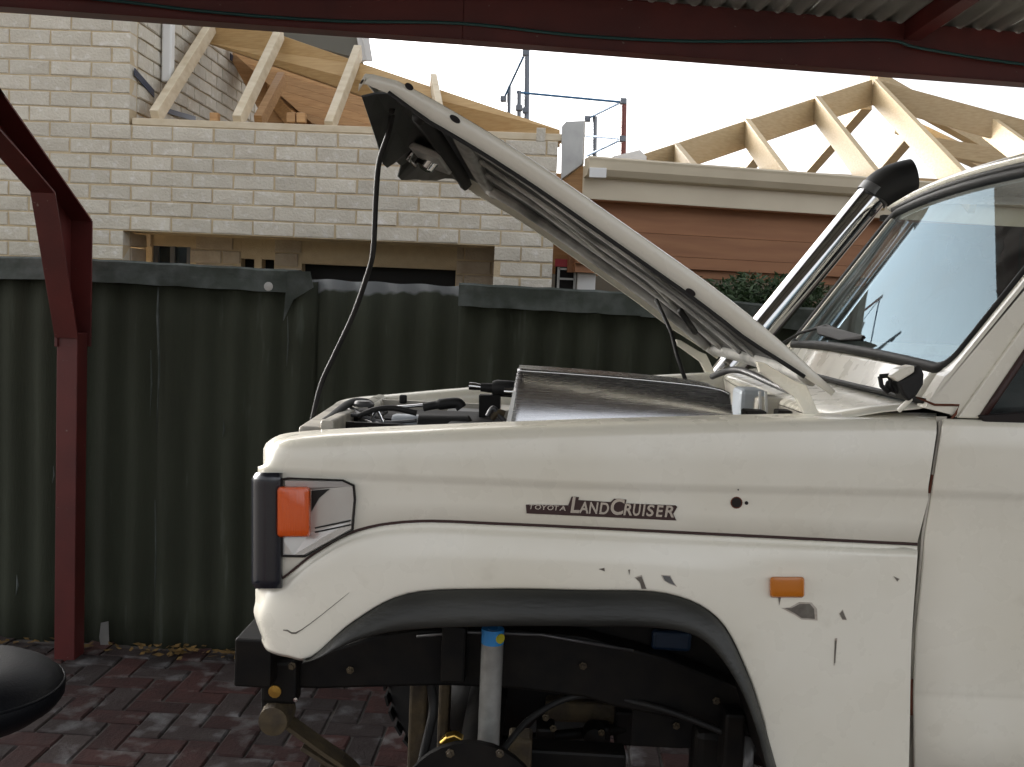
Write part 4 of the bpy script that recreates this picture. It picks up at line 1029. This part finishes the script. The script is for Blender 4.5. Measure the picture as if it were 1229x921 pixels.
# ---- chassis under the arch
YCH = 2.52
rail = [(287, 772), (330, 772), (390, 782), (440, 766), (500, 757), (620, 756), (700, 764), (800, 790), (880, 822), (960, 850), (960, 905), (880, 880), (800, 862), (740, 850), (700, 838), (620, 828), (540, 824), (440, 826), (385, 828), (330, 826), (287, 822)]
MB().prism([P(x, y, YCH) for x, y in rail], (0, .075, 0)).build('chassis_rail', 'chassis', car, bevel=.008)
MB().prism([P(x, y, 3.25) for x, y in [(656 + (x - 656) * .79, 365 + (y - 365) * .79) for x, y in rail]], (0, .075, 0)).build('chassis_rail', 'chassis', car, bevel=.008)
MB().bar(P(303, 797, YCH - .10), P(303, 797, YCH - .10) + Vector((0, .86, 0)), .09, .12).build('cross_member', 'chassis', car, bevel=.006)
MB().box(P(545, 783, YCH - .03), (.06, .05, .14)).build('shock_mount', 'chassis', car, bevel=.006)
MB().tube([P(500, 764, YCH - .012), P(560, 759, YCH - .02), P(650, 762, YCH - .02), P(760, 781, YCH - .012)], .004, 6).build('brake_pipe', 'grey', car, smooth=True)
MB().box(P(338, 815, YCH - .01), (.09, .06, .11)).build('shackle_hanger', 'chassis', car, bevel=.01)
MB().box(P(330, 838, YCH), (.06, .05, .09)).build('spring_shackle', 'chassis', car, bevel=.01)
MB().lathe([(.012, -.05), (.036, -.045), (.040, 0), (.036, .045), (.012, .05)], P(333, 858, YCH - .02), (0, 1, 0), 18).build('shackle_bush', 'rust', car, sharp=40)
MB().lathe([(0, -.004), (.016, -.003), (.016, .002), (0, .003)], P(330, 830, YCH - .045), (0, 1, 0), 12).build('shackle_bolt', 'brass', car, sharp=40)
MB().lathe([(0, -.004), (.006, -.003), (.006, .002), (0, .003)], P(355, 840, YCH - .045), (0, 1, 0), 8).build('bolt_head', 'chrome', car)
# leaf spring pack
for k in range(4):
    x0 = [340, 365, 385, 405][k]; y0 = [862, 888, 908, 928][k]
    a = P(x0, y0 + 4 * k, YCH - .01); c = P(480 + 5 * k, 950 + 4 * k, YCH - .01)
    pts = curve3([a, (a + c) / 2 + Vector((0, 0, -.012)), c, c + Vector((.55, 0, .02))], 5)
    bb_ = MB()
    for p, q_ in zip(pts, pts[1:]): bb_.bar(p, q_, .065, .010)
    bb_.build('spring_leaf', 'rust', car)
# shock
sa, sb_ = P(591, 772, 2.42), P(586, 896, 2.42)
shk = MB().tube([sa, sb_], .0265, 24).build('shock_absorber', 'shock', car, sharp=40)
sd2 = (sa - sb_).normalized()
MB().tube([sa + sd2 * .0, sa + sd2 * .036], .0270, 24).build('blue_sticker', 'bluestk', shk, sharp=40)
yq = sa + sd2 * .018 + Vector((.0185, -.0185, 0))
MB().lathe([(0, -.002), (.012, -.002), (.012, .003), (0, .003)], yq, (.7, -.7, 0), 14).build('yellow_sticker', 'yellstk', shk)
MB().tube([sa + sd2 * .03, sa + sd2 * .075], .012, 12).build('shock_rod', 'chrome', shk, smooth=True)
MB().lathe([(.02, -.03), (.032, -.025), (.032, .025), (.02, .03)], sb_ + Vector((0, 0, -.02)), (0, 1, 0), 16).build('shock_eye', 'black', shk, sharp=40)
# hub, disc, axle
tyx0 = P(640, 800, 2.95).x; axz = .40; hx = P(570, 900, 2.34).x
hub = MB().lathe([(.03, -.10), (.05, -.09), (.06, -.03), (.085, -.02), (.085, 0), (.165, .002), (.165, .022), (.09, .024), (.09, .12), (.06, .16), (.05, .3)], (hx, 2.24, axz), (0, 1, 0), 36).build('wheel_hub', 'chassis', car, sharp=35)
MB().lathe([(.055, 0), (.055, 1.3)], (hx, 2.35, axz), (0, 1, 0), 16).build('axle_tube', 'chassis', car, sharp=40)
MB().lathe([(.05, -.16), (.13, -.10), (.16, 0), (.13, .10), (.05, .16)], (hx, 3.1, axz - .06), (0, 1, 0), 20).build('differential', 'chassis', car, sharp=40)
MB().prism([P(526, 893, 2.33), P(535, 885, 2.33), P(545, 882, 2.33), P(556, 888, 2.33), P(553, 897, 2.33), P(540, 899, 2.33)], (0, .03, 0)).build('brass_fitting', 'brass', car, bevel=.004)
MB().tube(curve3([P(505, 921, 2.45), P(512, 890, 2.5), P(520, 850, 2.55), P(516, 815, 2.55)]), .012, 8).build('brake_hose', 'black', car, smooth=True)
MB().tube([P(540, 897, 2.75), P(700, 880, 2.85), P(800, 868, 2.9)], .016, 10).build('drag_link', 'chassis', car, smooth=True)
MB().tube([P(600, 858, 3.0), P(690, 862, 3.0), P(775, 856, 3.0)], .012, 10).build('tie_rod', 'rust', car, smooth=True)
MB().lathe([(0, -.04), (.03, -.035), (.034, 0), (.03, .035), (0, .04)], P(713, 882, 2.8), (0, 1, 0), 14).build('ball_joint', 'chassis', car, sharp=40)
bx(720, 868, 2.85, .06, .06, .07, 'steering_arm', 'chassis', .01); bx(858, 868, 2.6, .11, .12, .2, 'gearbox_mount', 'chassis', .02); bx(806, 757, 2.58, .10, .03, .05, 'blue_hose_clip', 'bluedark', .01)
MB().tube(curve3([P(840, 880, 2.7), P(880, 890, 2.6), P(930, 905, 2.6)]), .04, 12).build('exhaust_pipe', 'chassis', car, smooth=True)
MB().box((P(900, 700, 2.9).x + .45, 2.9, .62), (1.0, .5, .34)).build('gearbox', 'chassis', car, bevel=.05)
for k, (px, py, Y, sx, sz, m_) in enumerate([(505, 800, 2.9, .05, .30, 'rust'), (535, 815, 2.85, .03, .34, 'rust'), (640, 812, 3.0, .16, .12, 'chassis'), (560, 825, 3.05, .10, .22, 'chassis'), (700, 838, 2.95, .22, .06, 'rust'), (780, 850, 2.9, .20, .10, 'chassis'), (655, 868, 2.75, .05, .12, 'chassis'), (690, 895, 2.6, .26, .06, 'chassis'), (625, 880, 2.55, .06, .10, 'rust'), (880, 850, 2.45, .05, .16, 'chassis')]):
    bx(px, py, Y, sx, .08, sz, 'bracket', m_, .008)
for px, py, Y in ((655, 862, 2.7), (664, 875, 2.7), (722, 880, 2.76), (812, 872, 2.6), (540, 905, 2.22), (600, 905, 2.22), (350, 800, 2.45), (420, 805, 2.49), (700, 800, 2.50), (860, 842, 2.5)):
    MB().lathe([(0, -.009), (.006, -.008), (.006, 0), (.010, .001), (.010, .004)], P(px, py, Y), (0, 1, 0), 6).build('bolt', 'rust', car)
MB().tube(curve3([P(600, 905, 2.4), P(640, 860, 2.5), P(700, 835, 2.55), P(790, 850, 2.5), P(870, 880, 2.45)]), .008, 8).build('brake_hose', 'black', car, smooth=True)
MB().box((tyx0, 2.95, .62), (.5, .42, .2)).build('sump', 'chassis', car, bevel=.04)
# axle stand hidden from view under the rail carries the car : real support
# far wheel
tyx = P(600, 800, 3.45).x
prof = [(.20, -.10), (.24, -.115), (.33, -.12), (.365, -.11), (.382, -.085), (.385, 0), (.382, .085), (.365, .11), (.33, .12), (.24, .115), (.20, .10)]
ty = MB().lathe(prof, (tyx, 3.50, .385 + GZ), (.10, 1, 0), 48).build('wheel', 'black', car, sharp=35)
b = MB()
for k in range(44):
    a = 2 * math.pi * k / 44
    for s_ in (-1, 1):
        c = Vector((tyx + .385 * math.cos(a + .035 * s_) + .05 * s_ * .1, 3.50 + .055 * s_, .385 + GZ + .385 * math.sin(a + .035 * s_)))
        b.box(c, (.036, .085, .008), Matrix.Rotation(-a + math.pi / 2, 3, 'Y'))
b.build('tread_block', 'black', ty)
MB().lathe([(.0, -.02), (.09, -.02), (.12, -.06), (.19, -.08), (.205, -.10), (.205, .10), (.0, .09)], (tyx, 3.50, .385 + GZ), (.10, 1, 0), 32).build('rim', 'grey', ty, sharp=40)

# near-side axle stand keeps the body up
stx = P(470, 950, 2.6).x
ast = thing('axle_stand', 'steel axle stand under the chassis behind the missing wheel', 'axle stand', (stx + .9, 2.56, 0))
for dx, dy in ((-1, -1), (1, -1), (1, 1), (-1, 1)):
    MB().bar((stx + .9 + .12 * dx, 2.56 + .12 * dy, GZ), (stx + .9 + .03 * dx, 2.56 + .03 * dy, .36), .025, .025).build('leg', 'redsign', ast)
MB().tube([(stx + .9, 2.56, .30), (stx + .9, 2.56, P(860, 870, YCH).z - .03)], .022, 12).build('column', 'grey', ast, smooth=True)

# ================================================================== SMALL THINGS
# black lead hanging from the raised bonnet into the bay
ld = curve3([BG(.10, .035, -.05), P(473, 125, 2.42), P(466, 160, 2.5), P(455, 195, 2.52), P(451, 240, 2.54), P(448, 300, 2.56), P(441, 330, 2.6), P(424, 378, 2.64), P(402, 425, 2.68), P(386, 460, 2.70), P(377, 495, 2.7), P(372, 522, 2.7)], 6)
tag(MB().tube(ld, .0068, 10).build('work_light_lead', 'black', smooth=True), 'long black cable hanging from the raised bonnet down to the engine bay', 'cable')
# socket tool lying behind the stainless panel
tool = thing('air_ratchet', 'chrome and black socket tool lying behind the shiny steel panel', 'tool', P(590, 470, 2.95))
MB().tube([P(563, 463.5, 2.95), P(570, 464, 2.95), P(577, 465, 2.95)], [.011, .011, .009], 14).build('socket', 'chrome', tool, sharp=40)
MB().tube([P(577, 465, 2.95), P(590, 466, 2.95), P(593, 466, 2.95)], [.012, .014, .014], 14).build('shaft', 'black', tool, sharp=40)
MB().tube([P(591, 466, 2.95), P(596, 466, 2.95), P(612, 467, 2.95), P(640, 469, 2.95)], [.02, .024, .024, .02], 14).build('handle', 'black', tool, sharp=40)
MB().tube([P(605, 470, 2.93), P(622, 471, 2.93)], .012, 12).build('collar', 'chrome', tool, sharp=40)
tg = P(590, 486, 2.95)
MB().bar(P(588, 474, 2.95), P(588, 500, 2.95), .05, .06).build('rest_block', 'chassis', car)
# black stool at the lower left
sc_ = P(68, 838, 2.10); cx_ = sc_.x - .20
stool = thing('stool', 'black padded stool seat poking into the lower left corner', 'stool', (cx_, 2.10, 0))
zt = sc_.z
MB().lathe([(0, -.075), (.10, -.072), (.15, -.055), (.185, -.03), (.198, -.012), (.2, .006), (.194, .022), (.175, .040), (.14, .058), (.09, .068), (0, .072)], (cx_, 2.10, zt), (0, 0, 1), 40).build('seat', 'seat', stool, smooth=True)
MB().tube([(cx_ + .1965 * math.cos(a), 2.10 + .1965 * math.sin(a), zt + .016) for a in [2 * math.pi * k / 48 for k in range(49)]], .0035, 6, False).build('piping', 'seat', stool, smooth=True)
MB().tube([(cx_, 2.10, .10 + GZ), (cx_, 2.10, zt - .06)], .025, 14).build('column', 'grey', stool, smooth=True)
for k in range(5):
    a = 2 * math.pi * k / 5
    MB().bar((cx_, 2.10, .10 + GZ), (cx_ + .24 * math.cos(a), 2.10 + .24 * math.sin(a), .045 + GZ), .03, .025).build('leg', 'black', stool, bevel=.004)
    MB().lathe([(.012, -.012), (.022, -.01), (.022, .01), (.012, .012)], (cx_ + .24 * math.cos(a), 2.10 + .24 * math.sin(a), .026 + GZ), (math.sin(a), -math.cos(a), 0), 12).build('castor', 'black', stool)
print('bricks', nb, 'pavers', npav)
